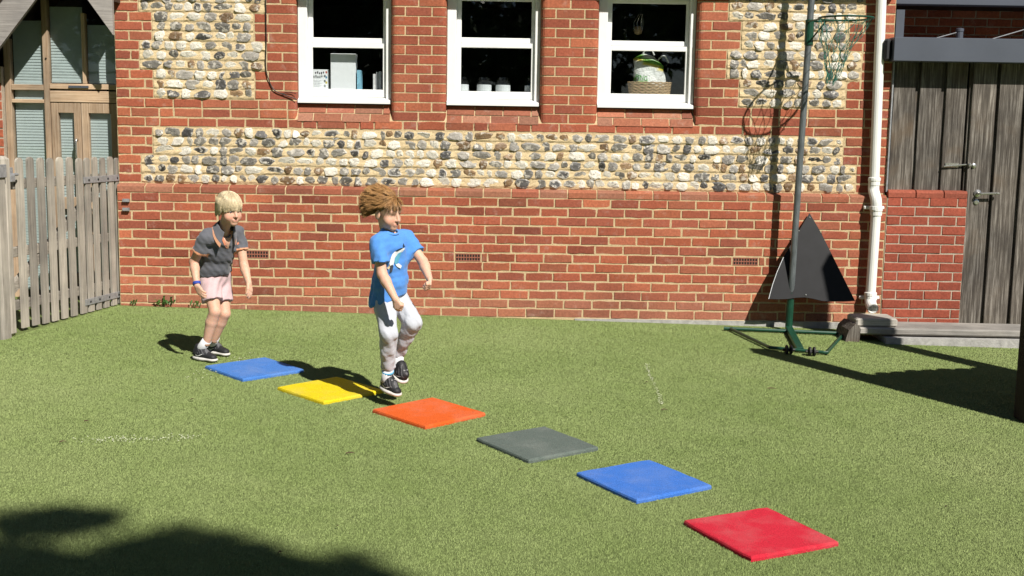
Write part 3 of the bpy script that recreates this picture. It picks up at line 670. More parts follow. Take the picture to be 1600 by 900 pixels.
MB().box((XS0, YBD + .03, zw - .02), (XS1, YBD + .12, zf0 + .2)).build('backing', MT['void'], store)
def board(x0, x1, z0, z1, y, t=.022, name='board', par=store): return MB().obox(((x0 + x1) / 2, y + t / 2, (z0 + z1) / 2), EYE, (x1 - x0, t, z1 - z0), .003).build(name, MT['dark_wood'], par)
def bx(px, py=200, Y=YBD): return at(px, py, Y)[0]
for (a, b) in ((1393, 1427), (1434, 1467), (1475, 1507)): board(bx(a), bx(b), zw + .012 + random.uniform(0, .01), zf0 + .1, YBD)
for (a, b) in ((1424, 1436), (1465, 1477)): board(bx(a), bx(b), zw + .014, zf0 + .1, YBD + .0225, .007, 'cover_strip')
MB().box((bx(1389), YBD - .02, zw + .01), (bx(1391.2), YBD + .02, zf0)).build('edge_trim', MT['galv'], store)
board(bx(1510), bx(1514), zw + .01, zf0 + .1, YBD - .01, .03, 'door_frame')
door = empty('door', (bx(1515), YD, .17), parent=store)
zd = at(1550, 508, YD)[2]
xb0 = bx(1516, 200, YD); ww = bx(1557, 200, YD) - xb0; x = xb0
for k in range(5): board(x, x + ww - .022, zd, zf0 + .12, YD, .026, 'plank', door); x += ww + .006
board(xb0 + .01, x, zd + .01, zf0 + .11, YD + .027, .004, 'ledge', door)
hp = at(1527, 302, YD); m = MB(); m.lathe(hp + (0, -.001, 0), [(.030, 0), (.030, .006), (.012, .010), (.010, .045)], 14, (EX, EZ, -EY)); m.tube(smooth_path([hp + (0, -.045, 0), hp + (.02, -.05, 0), hp + (.14, -.05, .004), hp + (.155, -.035, .002)]), .010)
m.lathe(hp + (-.006, -.001, -.07), [(.022, 0), (.022, .006), (.014, .009)], 12, (EX, EZ, -EY)); m.build('handle', MT['steel'], door)
hp = at(1487, 258, YBD); m = MB(); m.obox(hp + (.0, -.006, 0), EYE, (.11, .008, .035), .002); m.tube([hp + (-.07, -.016, -.012), hp + (.11, -.02, .006)], .007); m.lathe(hp + (.13, -.03, .004), [(.014, 0), (.014, .02), (.008, .025)], 10, (EX, EZ, -EY)); m.build('hasp', MT['steel'], store)
hp = at(1521, 259, YD); MB().lathe(hp, [(.02, 0), (.02, .006), (.009, .01), (.009, .02)], 10, (EX, EZ, -EY)).build('lock', MT['steel'], store)
# metal roof edge (gutter-like fascia) and the taller wall behind
YFA = 9.42; za_, zb_ = at(1450, 96, YFA)[2], at(1450, 58.5, YFA)[2]; xf = at(1397, 75, YFA)[0]
m = MB(); m.obox(((xf + XS1) / 2, YFA + .07, (za_ + zb_) / 2), EYE, (XS1 - xf, .14, zb_ - za_), .004); m.build('fascia', MT['fascia'], store)
MB().obox((xf - .03, YFA + .10, (za_ + zb_) / 2 - .003), EYE, (.055, .12, zb_ - za_ - .012), .02).build('fascia_end', MT['rubber'], store)
MB().box((xf - .04, YFA + .142, zb_ - .06), (XS1, 11.2, zb_ - .02)).build('roof_deck', MT['fascia'], store)
YT = 11.3; tw = MB().box((XS0 - .3, YT + .005, 1.9), (XS1, YT + .3, 3.6)).build('upper_wall', MT['mortar_grey'], store)
for k in range(12):
    z = 2.3 + k * CH; x = XS0 - .3 - (.114 if k % 2 else 0)
    while x < XS1 - .05:
        x2 = min(x + .2275, XS1); V, Fs, t = brick_mesh((x + x2) / 2, z + CH / 2, x2 - x - .01, CH - .01, YT, depth=.03); mk('brick', V, Fs, MT['brick'], tw, origin=np.mean(np.array(V), 0), cols=np.tile(t, (len(V), 1))); x = x2
YE = 10.35; ze = at(1490, 8, YE)[2]; MB().obox(((XS0 + XS1) / 2 + .0, YE + .06, ze + .08), EYE, (XS1 - XS0, .12, .16), .006).build('upper_gutter', MT['fascia'], store)
MB().box((XS0, YE + .122, ze + .05), (XS1, YT + .6, ze + .15)).build('upper_eaves', MT['rubber'], store)  # overhang deepened to block sky light from the wall below
p0, p1 = at(1384, 60, 9.66), at(1396, 16, 9.66); MB().box((XR + .004, 9.60, p0[2] - .02), (XR + .07, 9.72, p1[2])).build('corner_flashing', MT['fascia'], store)
for px in (1499,):
    p = at(px, 57, 10.3); v = empty('vent_pipe', p - (0, 0, .12), 'short grey vent pipe with wire stays on the store roof', 'pipe')
    MB().lathe(p - (0, 0, .12), [(.03, 0), (.03, .16), (.034, .162), (.034, .185), (.02, .19)], 14).build('pipe', MT['fascia'], v)
    MB().tube([p + (0, 0, .04), p + (-.36, -.1, -.06)], .004, 6).build('stay_wire', MT['galv'], v)
p = at(1594, 52, 10.3); v = empty('vent_pipe', p + (.06, 0, -.12), 'second grey vent pipe of the store roof, above the plank door', 'pipe')
MB().lathe(p + (.06, 0, -.12), [(.03, 0), (.03, .16), (.034, .162), (.034, .185), (.02, .19)], 14).build('pipe', MT['fascia'], v)
MB().tube([p + (.06, 0, .04), p + (-.28, -.1, -.06)], .004, 6).build('stay_wire', MT['galv'], v)
# threshold: concrete strip, sleeper step, block
g = gp(1480, 541); yc = g[1]; x0c = gp(1381, 536)[0]
m = MB(); zt_ = at(1480, 529.5, yc)[2]
m.prism([(x0c, -.05), (XS1, -.05), (XS1, zt_ - .012), (x0c, zt_)], (0, yc, 0), EX, EZ, EY, .4)
tag(m.build('concrete_step', MT['concrete'], None), 'pale concrete strip edging the turf below the sleeper step', 'step')
ys = yc + .05; zs0, zs1 = at(1480, 532, ys)[2], at(1480, 515.5, ys)[2]; xs0_ = at(1341, 520, ys)[0]
o = MB().obox(((xs0_ + XS1) / 2, ys + .17, (zt_ + .002 + zs1) / 2), ((1, 0, -.006), (0, 1, 0), (.006, 0, 1)), (XS1 - xs0_, .34, zs1 - zt_ - .006), .012).build('sleeper_step', MT['grey_wood_x'])
tag(o, 'long grey sleeper lying as a step below the plank door', 'step')
yk = ys + .04; a, b = at(1338, 505, yk), at(1403, 505, yk); zk0, zk1 = zs1 + .004, at(1380, 499, yk)[2]
o = MB().obox(((a[0] + b[0]) / 2, yk + .13, (zk0 + zk1) / 2 + .004), ((1, 0, .0), (0, 1, 0), (0, 0, 1)), (b[0] - a[0], .26, zk1 - zk0), .012).build('timber_block', MT['grey_wood_x'])
tag(o, 'short sawn timber block on the sleeper under the downpipe shoe', 'block')
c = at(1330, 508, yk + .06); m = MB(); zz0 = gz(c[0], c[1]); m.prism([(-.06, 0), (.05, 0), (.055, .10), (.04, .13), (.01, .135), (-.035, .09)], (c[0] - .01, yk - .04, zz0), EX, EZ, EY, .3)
tag(m.build('sleeper_offcut', MT['dark_wood']), 'chamfered sleeper offcut, shadow put into its dark colour, on the turf beside the timber block', 'offcut')  # dark wood stands in for shadow lying on the timber

# ------------------------------------------------------------------ white downpipe
pp = empty('downpipe', (3.02, 9.47, .2), 'white plastic rainwater downpipe with an offset bend and open shoe', 'pipe')
def P_(px, py, Y): return at(px, py, Y)
R_ = .040; Yu_, Yl_ = 9.535, 9.475
top = P_(1379.5, -60, Yu_); j1 = P_(1366, 283, Yu_); 
MB().tube([top, P_(1377, 0, Yu_), j1], R_, 16).build('upper_pipe', MT['upvc'], pp)
d0 = P_(1365, 296, Yu_); d1 = P_(1369, 314, Yl_); d2 = P_(1369, 330, Yl_)
MB().tube(smooth_path([j1 + (0, 0, .01), d0, (d0 + d1) / 2, d1, d2]), R_ + .004, 16).build('bend', MT['upvc'], pp)
low = P_(1360, 462, Yl_); MB().tube([d2, low], R_, 16).build('lower_pipe', MT['upvc'], pp)
for q, n in ((j1, 'socket'), (d2, 'socket'), (low, 'socket')): MB().lathe(q, [(R_, -.035), (R_ + .006, -.033), (R_ + .006, .0), (R_ + .010, .004), (R_ + .010, .026), (R_ + .003, .03)], 16).build(n, MT['upvc'], pp)
for q in (P_(1368, 325, Yl_), P_(1360.5, 466, Yl_)):
    m = MB(); m.lathe(q, [(R_ + .003, -.014), (R_ + .009, -.013), (R_ + .009, .013), (R_ + .003, .014)], 16); m.obox(q + (0, .045, 0), EYE, (.165, .03, .028), .006); m.build('bracket', MT['upvc'], pp)
sh = low; e2 = low + (0, -.055, -.085); m = MB(); pts = smooth_path([sh, sh + (0, -.004, -.035), sh + (0, -.03, -.07), e2 + (0, -.03, -.01)]); m.tube(pts, R_ + .005, 16, cap=False); m.tube(pts[::-1], R_ - .002, 16, cap=False); m.build('shoe', MT['upvc'], pp)

# ------------------------------------------------------------------ free-standing goal post with hoop
gpz = empty('netball_post', (2.3, 9.1, gz(2.3, 9.1)), 'free-standing netball post with hoop and green net on a wheeled base', 'netball post')
YPL = 9.36; pb = at(1232, 517, YPL); pb[2] = gz(pb[0], YPL) + .02; ptop = at(1273, -70, YPL); pm = at(1236, 457, YPL)
MB().tube([pm, at(1250, 250, YPL), ptop], .0255, 14).build('pole', MT['pole'], gpz)
MB().tube([pb, pm], .029, 14).build('pole_socket', MT['green'], gpz)
Q = lambda px, py: gp(px, py, .022)
bl, br_, al, fl_, fr_, ar = Q(1131, 513), Q(1318, 521), Q(1142, 514), Q(1203, 543), Q(1292, 551), Q(1316, 524)
MB().tube([bl, br_], .014, 10).build('rear_bar', MT['green'], gpz)
MB().tube([al, fl_, fl_ + .06 * (fr_ - fl_)], .0125, 10).build('side_bar', MT['green'], gpz)
MB().tube([fl_ + .06 * (fr_ - fl_), fr_ - .06 * (fr_ - fl_)], .0125, 10).build('front_bar', MT['green'], gpz)
MB().tube([fr_ - .06 * (fr_ - fl_), fr_, ar], .0125, 10).build('side_bar', MT['green'], gpz)
pf = (fl_ + fr_) / 2; MB().bar(pb + (0, 0, .01), Q(1250, 546), .055, .03, EZ, .003).build('spine', MT['green'], gpz)
for px, py in ((1231, 545), (1267, 548)):
    c = gp(px, py, .034) + (0, -.03, 0); w = MB()
    for s in (-1, 1): w.lathe(c + (s * .016 - .009, 0, 0), [(.012, 0), (.030, .001), (.034, .004), (.034, .014), (.030, .017), (.012, .018)], 14, (EY, EZ, EX))
    w.lathe(c + (-.045, 0, 0), [(.010, 0), (.010, .09)], 8, (EY, EZ, EX)); w.build('wheel', MT['rubber'], gpz)
rz = at(1320, 28, 9.0)[2]; pc = at(1264, 60, YPL); rc = np.array([at(1322, 27, 9.02)[0], 9.02, rz]); RR = .20; ring = []
dirp = np.array([pc[0] - rc[0], pc[1] - rc[1]]); dirp /= np.linalg.norm(dirp)
ring = [rc + (RR * math.cos(a), RR * math.sin(a), 0) for a in np.linspace(0, 2 * math.pi, 33)]
m = MB(); m.tube(ring, .0075, 8); hoop = m.build('hoop', MT['green'], gpz)
pc2 = np.array([pc[0], pc[1], rz]); at_ = rc + np.array([*(dirp * RR), 0]); sdv = np.array([-dirp[1], dirp[0], 0])
m = MB(); m.tube([pc2 + sdv * .02, at_ + sdv * .09 - np.array([*(dirp * .02), 0])], .007); m.tube([pc2 - sdv * .02, at_ - sdv * .09 - np.array([*(dirp * .02), 0])], .007); m.tube([pc2 - (0, 0, .16), at_], .007); m.build('hoop_arm', MT['green'], gpz)
MB().lathe(pc2 - (0, 0, .18), [(.030, 0), (.034, .004), (.034, .19), (.030, .195)], 14).build('collar', MT['green'], gpz)
m = MB(); nb = 14; lvl = 6; bot = at(1298, 128, 8.98); mid = at(1306, 82, 8.98); nodes_ = []
for L in range(lvl + 1):
    f = L / lvl; row = []
    for i in range(nb):
        a = 2 * math.pi * (i + .5 * (L % 2)) / nb; p = rc + (RR * math.cos(a), RR * math.sin(a), 0)
        q = mid + np.array([.085 * math.cos(a), .085 * math.sin(a), 0]); w_ = bot + np.array([.03 * math.cos(a), .03 * math.sin(a), -.02 * math.sin(3 * a)])
        pt = p * (1 - f) ** 2 + 2 * q * f * (1 - f) + w_ * f * f + RNG.normal(0, .008 if L else 0, 3); row.append(pt)
    nodes_.append(row)
for L in range(lvl):
    for i in range(nb):
        a = nodes_[L][i]
        for j in ((i, (i - 1) % nb) if L % 2 == 0 else (i, (i + 1) % nb)):
            b = nodes_[L + 1][j]; mp_ = (a + b) / 2 + RNG.normal(0, .006, 3); m.tube([a, mp_, b], .0022, 4, cap=False)
m.build('net', MT['netgreen'], gpz)

# ------------------------------------------------------------------ black arrow board leaning on the wall
def Bp(px, py):
    t = (py - 333) / 137.0; return at(px, py, YP - .03 - .20 * max(0, t))
out = [(1265, 333), (1282, 362), (1300, 398), (1318, 434), (1336, 470), (1318, 471), (1300, 471), (1284, 470), (1272, 467), (1258, 464.5), (1245, 465), (1232, 467), (1216, 467.5), (1201, 467), (1207, 445), (1214, 425), (1224, 402), (1236, 382), (1250, 358)]
Pf = [Bp(*q) for q in out]; n = len(Pf); nv = np.cross(Pf[4] - Pf[0], Pf[13] - Pf[0]); nv /= np.linalg.norm(nv); nv = nv if nv[1] > 0 else -nv
m = MB(); m.add(Pf + [p + nv * .012 for p in Pf], [tuple(range(n))[::-1], tuple(range(n, 2 * n))] + [(i, (i + 1) % n, n + (i + 1) % n, n + i) for i in range(n)])
sail = m.build('arrow_board', MT['black']); tag(sail, 'black arrowhead shaped board leaning on the wall behind the netball post', 'board')
for q in ((1265, 340), (1259, 461), (1248, 361)):
    p = Bp(*q); MB().lathe(p + (0, -.001, 0), [(.007, 0), (.007, .002), (.004, .004)], 8, (EX, EZ, -EY)).build('screw', MT['steel'], sail)
pts = [Bp(x, y) + (0, -.0015, 0) for x, y in ((1201, 467), (1207, 445), (1214, 425), (1224, 402))]; MB().tube(pts, .0022, 5).build('lit_edge', MT['board'], sail)  # white strip paints the sunlit rim of the black board

# ------------------------------------------------------------------ six rubber mats
MATS = [('red', (1.074, 4.675), 27, (.62, .022, .045), 'red square rubber mat, last of the row past the blue one'),
        ('blue2', (.670, 5.324), 33, (.055, .19, .62), 'blue square rubber mat lying between the grey mat and the red mat'),
        ('grey', (.190, 5.873), 36, (.125, .155, .135), 'dark grey square rubber mat between the orange and a blue mat'),
        ('orange', (-.395, 6.425), 45, (.75, .12, .018), 'orange square rubber mat under the feet of the jumping child'),
        ('yellow', (-1.006, 6.871), 46, (.80, .62, .010), 'yellow square rubber mat behind the child in the blue shirt'),
        ('blue1', (-1.558, 7.359), 44, (.07, .215, .60), 'blue square rubber mat at the feet of the child in shorts')]
def M_mat(name, c):
    m, nt, b = nodes(name); f = noise(nt, 260, 3, .75); k = ramp(nt, f, [(.3, tuple(x * .55 for x in c)), (.55, c), (.75, tuple(min(1, x * 1.35 + .02) for x in c))])
    k = mixc(nt, ramp(nt, noise(nt, 6, 4, .6), [(.45, (0, 0, 0)), (.8, (.16, .16, .16))]), k, (.5, .5, .45)); k = mixc(nt, ramp(nt, noise(nt, 38, 5, .75), [(.60, (0, 0, 0)), (.72, (.42, .42, .42))]), k, tuple(x * .45 + .02 for x in c))
    nt.links.new(k, b.inputs['Base Color']); b.inputs['Roughness'].default_value = .85; b.inputs['Specular IOR Level'].default_value = .2; bump(nt, b, f, .004, .9); return m
for (n_, (cx, cy), ang, c, lab) in MATS:
    a = math.radians(ang); ux = np.array([math.cos(a), math.sin(a), GA * math.cos(a) + GB * math.sin(a)]); uy = np.array([-math.sin(a), math.cos(a), -GA * math.sin(a) + GB * math.cos(a)]); un = np.cross(ux, uy)
    S = .225; T = .021; N = 8; o = np.array([cx, cy, gz(cx, cy) + .001]); V = []; lv = [(0, 0), (0, T * .55), (.003, T * .9), (.009, T)]
    per = []
    for s in range(4):
        for i in range(N):
            t = -1 + 2 * i / N; per.append([(t, -1), (1, t), (-t, 1), (-1, -t)][s])
    rc_ = []
    for (u, v) in per:
        if abs(u) > .94 and abs(v) > .94: u *= .985; v *= .985
        rc_.append((u, v))
    for ins, h in lv:
        for u, v in rc_: V.append(o + ux * u * (S - ins) + uy * v * (S - ins) + un * (h + random.gauss(0, .0006)))
    k = len(per); Fs = [(L * k + i, L * k + (i + 1) % k, (L + 1) * k + (i + 1) % k, (L + 1) * k + i) for L in range(3) for i in range(k)] + [tuple(range(3 * k, 4 * k)), tuple(range(k - 1, -1, -1))]
    tag(mk('rubber_mat', V, Fs, M_mat('mat_' + n_, c)), lab, 'mat', 'rubber mats laid in a row on the turf')

# ------------------------------------------------------------------ things on the inner window boards
YI = YF + .20
def base(px): p = at(px, 141, YI); return np.array([p[0], YI, ZW])
def card(px0, px1, py0, name, mat, y, label, cat, t=.012, lean=.05):
    a, b = at(px0, 120, y), at(px1, 120, y); zt = at(px0, py0, y)[2]
    o = MB().obox(((a[0] + b[0]) / 2, y + lean * .5, (ZW + zt) / 2), ((1, 0, 0), (0, 1, -lean), (0, lean, 1)), (b[0] - a[0], t, zt - ZW), .002).build(name, mat)
    return tag(o, label, cat)
card(518, 557, 84, 'storage_box', MT['board'], YI - .02, 'tall plain white box standing on the sill of the window by the cable', 'box', .10, .0)
cl = card(485, 514, 108, 'calendar', MT['board'], YI - .03, 'printed white calendar sheet leaning at the end of the window sill', 'calendar', .006, .02)
pc_ = at(499, 114, YI - .045); pm_ = M_plain('print_dark', (.06, .05, .06), .8)
for i in range(5): MB().obox(pc_ + (-.03 + .016 * i, -.004, .004 * math.sin(i * 2)), EYE, (.010, .0015, .016 + .004 * (i % 2))).build('print_mark', pm_, cl)
for i in range(4): MB().obox(at(494, 122 + 4 * i, YI - .045) + (0, -.004, 0), EYE, (.09, .0012, .0025)).build('print_line', MT['galv'], cl)
for i, cc in enumerate(((.5, .12, .08), (.1, .25, .4), (.5, .4, .05))): MB().obox(at(510, 113 + 8 * i, YI - .045) + (0, -.004, 0), EYE, (.014, .0015, .018)).build('print_picture', M_plain('pic%d' % i, cc), cl)
card(559, 565, 110, 'book', M_plain('blue_cover', (.22, .48, .62)), YI - .02, 'thin pale blue book upright beside the white box', 'book', .12, 0)
for i, (a, b, t, c) in enumerate(((584, 588, 116, (.7, .7, .7)), (589, 592, 113, (.35, .36, .38)), (592.5, 597, 112, (.62, .63, .66)))):
    card(a, b, t, 'book', M_plain('cover%d' % i, c), YI - .02, ('short white', 'slim dark grey', 'pale grey')[i] + ' book in the row at the right jamb of the window', 'book', .12, 0)
def jar(px, lab):
    c = base(px); r = .068; j = empty('glass_jar', c, lab, 'jar', 'glass jars on the middle window sill')
    MB().lathe(c, [(r * .9, .001), (r, .012), (r, .075), (r * .8, .09), (r * .72, .095), (r * .74, .118), (r * .70, .12)], 18).build('body', MT['glass'], j, smooth=True)
    MB().lathe(c + (0, 0, .096), [(r * .75, 0), (r * .76, .004), (r * .76, .018), (r * .74, .022)], 18).build('rim', MT['glass'], j)
    MB().lathe(c, [(r * .84, .004), (r * .88, .012), (r * .88, .055), (r * .84, .058)], 18).build('paper_lining', MT['board'], j)
jar(721, 'glass jar at the left jamb of the middle window'); jar(756.5, 'paper lined glass jar in the middle window, second from the left jamb'); jar(786, 'paper lined glass jar in the middle window, second from the right jamb'); jar(831, 'glass jar half hidden by the right jamb of the middle window')
# basket with plastic bag
c = base(1015); bk = empty('wicker_basket', c, 'oval wicker basket standing on the sill of a window', 'basket')
for L in range(8):
    z = .008 + L * .0125; f = 1 + .012 * L; pts = [c + (.165 * f * math.cos(a) + .0, .085 * f * math.sin(a), z + .002 * math.sin(a * 18 + L * math.pi)) for a in np.linspace(0, 2 * math.pi, 73)]
    MB().tube(pts, .0068, 6, cap=False).build('weave', MT['wicker'], bk)
MB().lathe(c, [(.0, 0), (1, .001), (1, .01), (0, .011)], 24, np.array([(.155, 0, 0), (0, .08, 0), (0, 0, 1)])).build('base', MT['wicker'], bk)
bm_, nt, b = nodes('bag'); b.inputs['Roughness'].default_value = .3; b.inputs['Subsurface Weight'].default_value = 0
a_ = _n(nt, 'ShaderNodeAttribute', attribute_name='tint'); nt.links.new(a_.outputs['Color'], b.inputs['Base Color']); bump(nt, b, noise(nt, 30, 4, .6), .02, .8)
bag = empty('plastic_bag', c + (0, 0, .012), 'crumpled white and green plastic carrier bag stuffed in the basket', 'bag')
V = []; C = []; nu, nv_ = 28, 16
for j in range(nv_):
    t = j / (nv_ - 1); z = .015 + .30 * t
    for i in range(nu):
        a = 2 * math.pi * i / nu; r = (.135 - .02 * t - .07 * max(0, t - .8) * 5) * (1 + .09 * math.sin(3 * a + 5 * t) + .05 * math.sin(7 * a - 9 * t)); x = r * math.cos(a) - .012; y = r * .55 * math.sin(a)
        hh = z - x * .28 * t
        V.append(c + (x, y, hh)); s = hh + .35 * x
        C.append((.16, .42, .05) if .245 < s < .29 else ((.62, .50, .06) if .225 < s < .245 else ((.14, .40, .06) if s < .085 and x < .0 else (.72, .74, .72))))
Fs = [(j * nu + i, j * nu + (i + 1) % nu, (j + 1) * nu + (i + 1) % nu, (j + 1) * nu + i) for j in range(nv_ - 1) for i in range(nu)] + [tuple(range((nv_ - 1) * nu, nv_ * nu))]
bo = mk('sack', V, Fs, bm_, bag, cols=np.array(C), smooth=True)
for dx in (-.07, .05):
    p = c + (dx, 0, .29 - .06 * (dx > 0)); pts = smooth_path([p, p + (.01, -.01, .05), p + (.06, -.01, .085), p + (.10, 0, .03)]); MB().tube(pts, .006, 6).build('handle', bm_, bag)
for h in bag.children:
    if 'handle' in h.name:
        at2 = h.data.attributes.new('tint', 'FLOAT_COLOR', 'POINT'); at2.data.foreach_set('color', [.7, .72, .7, 1] * len(h.data.vertices))
cu = bpy.data.curves.new('letters', 'FONT'); cu.body = 'PING'; cu.size = .07; cu.extrude = .0008; tmp = bpy.data.objects.new('letters', cu); COL.objects.link(tmp)
me = bpy.data.meshes.new_from_object(tmp.evaluated_get(bpy.context.evaluated_depsgraph_get())); bpy.data.objects.remove(tmp)
LV = np.array([v.co[:] for v in me.vertices]); LF = [tuple(p.vertices) for p in me.polygons]
bv = BVHTree.FromPolygons([tuple(v) for v in V], Fs); W = []
for lx, ly, lz in LV:
    q = c + (-.125 + lx * .62, 0, .125 + ly * .8 - lx * .12); hit = bv.ray_cast(Vector((q[0], c[1] - .4, q[2])), Vector((0, 1, 0)))
    W.append((q[0], (hit[0].y if hit[0] else c[1] - .06) - .002 - lz, q[2]))
mk('lettering', W, LF, M_plain('green_print', (.10, .38, .06), .5), bag)
c = at(997, 45, YI + .10); hn = empty('hanging_decoration', c, 'small brown wire bound decoration hanging behind a window pane', 'decoration')
MB().lathe(c + (0, 0, -.05), [(.004, 0), (.03, .012), (.037, .035), (.03, .06), (.008, .075)], 14).build('ball', MT['wicker'], hn, smooth=True)
m = MB()
for i in range(7): a = i * .9; m.tube([c + (.036 * math.cos(a), .036 * math.sin(a), -.015), c + (.04 * math.cos(a), .03 * math.sin(a), .05), c + (.015 * math.cos(a) + .02, 0, .12)], .0018, 5)
m.tube([c + (.02, 0, .11), c + (.02, 0, .9)], .0012, 4); m.build('wires', MT['steel'], hn)
# cable on the wall
pts = [at(x, y, YU - .012) for x, y in ((414, -60), (415, 0), (416, 60), (415, 102), (419, 122), (428, 140), (444, 148), (463, 155))]
o = MB().tube(smooth_path(pts), .0042, 6).build('cable', MT['cable']); tag(o, 'thin black cable running down the brickwork to the window with the white box', 'cable')
pts = [at(x, y, YU - .012) for x, y in ((428, 141), (440, 146), (450, 144), (463, 146.5))]
o = MB().tube(smooth_path(pts), .0028, 6).build('cable', MT['cable']); tag(o, 'short thin branch of black cable looping into the window frame corner', 'cable')

# ------------------------------------------------------------------ gate at the right (mostly out of frame; its shadow lies on the turf)
A2, B2 = np.array([3.052, 6.70]), np.array([4.17, 7.11]); d2 = (B2 - A2) / np.linalg.norm(B2 - A2); d23 = np.array([*d2, 0]); n23 = np.array([d2[1], -d2[0], 0])
g2 = empty('board_gate', (*((A2 + B2) / 2), gz(3.6, 6.9)), 'tall gate post coloured shade-dark with a round topped board gate casting its shadow', 'gate')
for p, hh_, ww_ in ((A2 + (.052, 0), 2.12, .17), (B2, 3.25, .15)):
    z0 = gz(*p); MB().obox((p[0], p[1], z0 + hh_ / 2), EYE, (ww_, ww_, hh_), .012).build('post', MT['shade_black_wood'], g2)
L = np.linalg.norm(B2 - A2); nb_ = 8; w = (L - .13) / nb_
for k in range(nb_):
    t = .065 + w * (k + .5); r = w / 2 + .004; hgt = 1.25 + .04 * math.sin(math.pi * (k + .5) / nb_); o = np.array([*(A2 + d2 * t), gz(*(A2 + d2 * t))])
    pts = [(-r, .04), (r, .04)] + [(r * math.cos(a), hgt - r * .8 + r * .8 * math.sin(a)) for a in np.linspace(0, math.pi, 9)]
    MB().prism(pts, o - n23 * .012 * (k % 2), d23, EZ, -n23, .011).build('board', MT['grey_wood'], g2)
for z in (.25, .85): MB().obox((*(A2 + d2 * L / 2 - n23[:2] * .045), gz(3.6, 6.9) + z), (d23, -n23, EZ), (L - .12, .04, .08), .004).build('rail', MT['grey_wood_x'], g2)

# ------------------------------------------------------------------ trees behind the camera (shadow and reflections)
def leaf_mesh(clumps, n_per, size, seed):
    rg = np.random.default_rng(seed); Vs = []; Cs = []
    for (c, r, dens) in clumps:
        n = int(n_per * dens); d = rg.normal(size=(n, 3)); d /= np.linalg.norm(d, axis=1)[:, None]; p = np.asarray(c) + d * (np.asarray(r) * rg.random((n, 1)) ** .45)
        a = rg.normal(size=(n, 3)); a /= np.linalg.norm(a, axis=1)[:, None]; b = np.cross(a, rg.normal(size=(n, 3))); b /= np.linalg.norm(b, axis=1)[:, None]; s = size * (.6 + .8 * rg.random((n, 1)))
        Vs.append(np.stack([p - a * s, p + b * s * .45, p + a * s, p - b * s * .45], 1).reshape(-1, 3)); t = rg.random((n, 1)); Cs.append(np.repeat(np.concatenate([.035 + .04 * t, .075 + .06 * t, .018 + .02 * t], 1), 4, 0))
    V = np.concatenate(Vs); C = np.concatenate(Cs); Fs = np.arange(len(V)).reshape(-1, 4); return V, Fs, C
def tree(name, label, basep, clumps, seed, n_per=260, size=.085, origin_h=0):
    t = empty(name, basep, label, 'tree'); V, Fs, C = leaf_mesh(clumps, n_per, size, seed); mk('crown', V, Fs, MT['leaf'], t, cols=C)
    m = MB(); cen = np.mean([q[0] for q in clumps], 0); bp = np.asarray(basep, float); fork = bp + (cen - bp) * (.25, .25, .45)
    m.tube(smooth_path([bp - (0, 0, .1), bp + (.05, 0, 1), fork], 5), np.linspace(.20, .13, 11), 10)
    for c, r, dd in clumps:
        mid_ = (fork + np.asarray(c)) / 2 + (0, 0, .2); m.tube(smooth_path([fork, mid_, np.asarray(c)], 4), np.linspace(.06, .012, 9), 6)
    m.build('trunk', MT['bark'], t, smooth=True); return t
def up_sun(px, py, hgt):
    g = gp(px, py); k = hgt / SUN[2]; return g + SUN * k
cl = []
for px, py, hgt, r, dens in ((30, 819, 7.6, 0.1235, 0.31), (80, 816, 7.7, 0.114, 0.31), (125, 812, 7.9, 0.114, 0.31), (165, 808, 7.7, 0.0665, 0.124), (15, 878, 7.4, 0.13, 0.31), (60, 868, 7, 0.09, 0.186), (190, 882, 7.2, 0.16, 0.434), (245, 866, 7.8, 0.17, 0.496), (300, 860, 7.6, 0.17, 0.496), (355, 866, 7.4, 0.16, 0.434), (405, 876, 7.6, 0.12, 0.248), (150, 915, 7.3, 0.24, 0.62), (300, 915, 8, 0.32, 1.116), (440, 905, 7.6, 0.18, 0.372), (500, 903, 7.5, 0.13, 0.248), (560, 888, 7.8, 0.12, 0.217), (560, 925, 7.2, 0.2, 0.434), (30, 935, 7.6, 0.26, 0.682), (450, 970, 7.7, 0.4, 0.992), (600, 990, 7.4, 0.4, 0.868), (150, 1020, 8.2, 0.5, 1.55), (330, 1070, 8, 0.8, 1.984), (-60, 940, 7.2, 0.3, 0.744)):
    cl.append((up_sun(px, py, hgt * 1.45), r * 1.15, dens * .8))
tree('shade_tree', 'tall leafy tree behind the camera throwing dappled shade on the turf', (4.6, -6.0, gz(4.6, -6.0)), cl, 3, 330, .075)
for i, (x, y, s, lab) in enumerate(((-12.5, -10, 1.6, 'broad dark tree beyond the court at its western corner'), (-5.5, -12, 1.5, 'dark bushy tree beyond the court west of the biggest one'), (1.0, -13, 1.8, 'biggest round dark tree standing across the court facing the windows'), (7.0, -14, 1.6, 'dark spreading tree beyond the court east of the biggest one'), (15, -10, 1.5, 'dark tree beyond the court at its eastern corner'), (-13, 2, 1.4, 'dark tree beyond the porch on the western side'))):
    rg = np.random.default_rng(20 + i); cc = [(np.array([x, y, 3.6 * s]) + rg.normal(0, (1.6 * s, 1.2 * s, 1.3 * s)), 1.1 * s, 1.0) for _ in range(18)]
    tree('background_tree', lab, (x, y, gz(x, y)), cc, 30 + i, 420, .26)

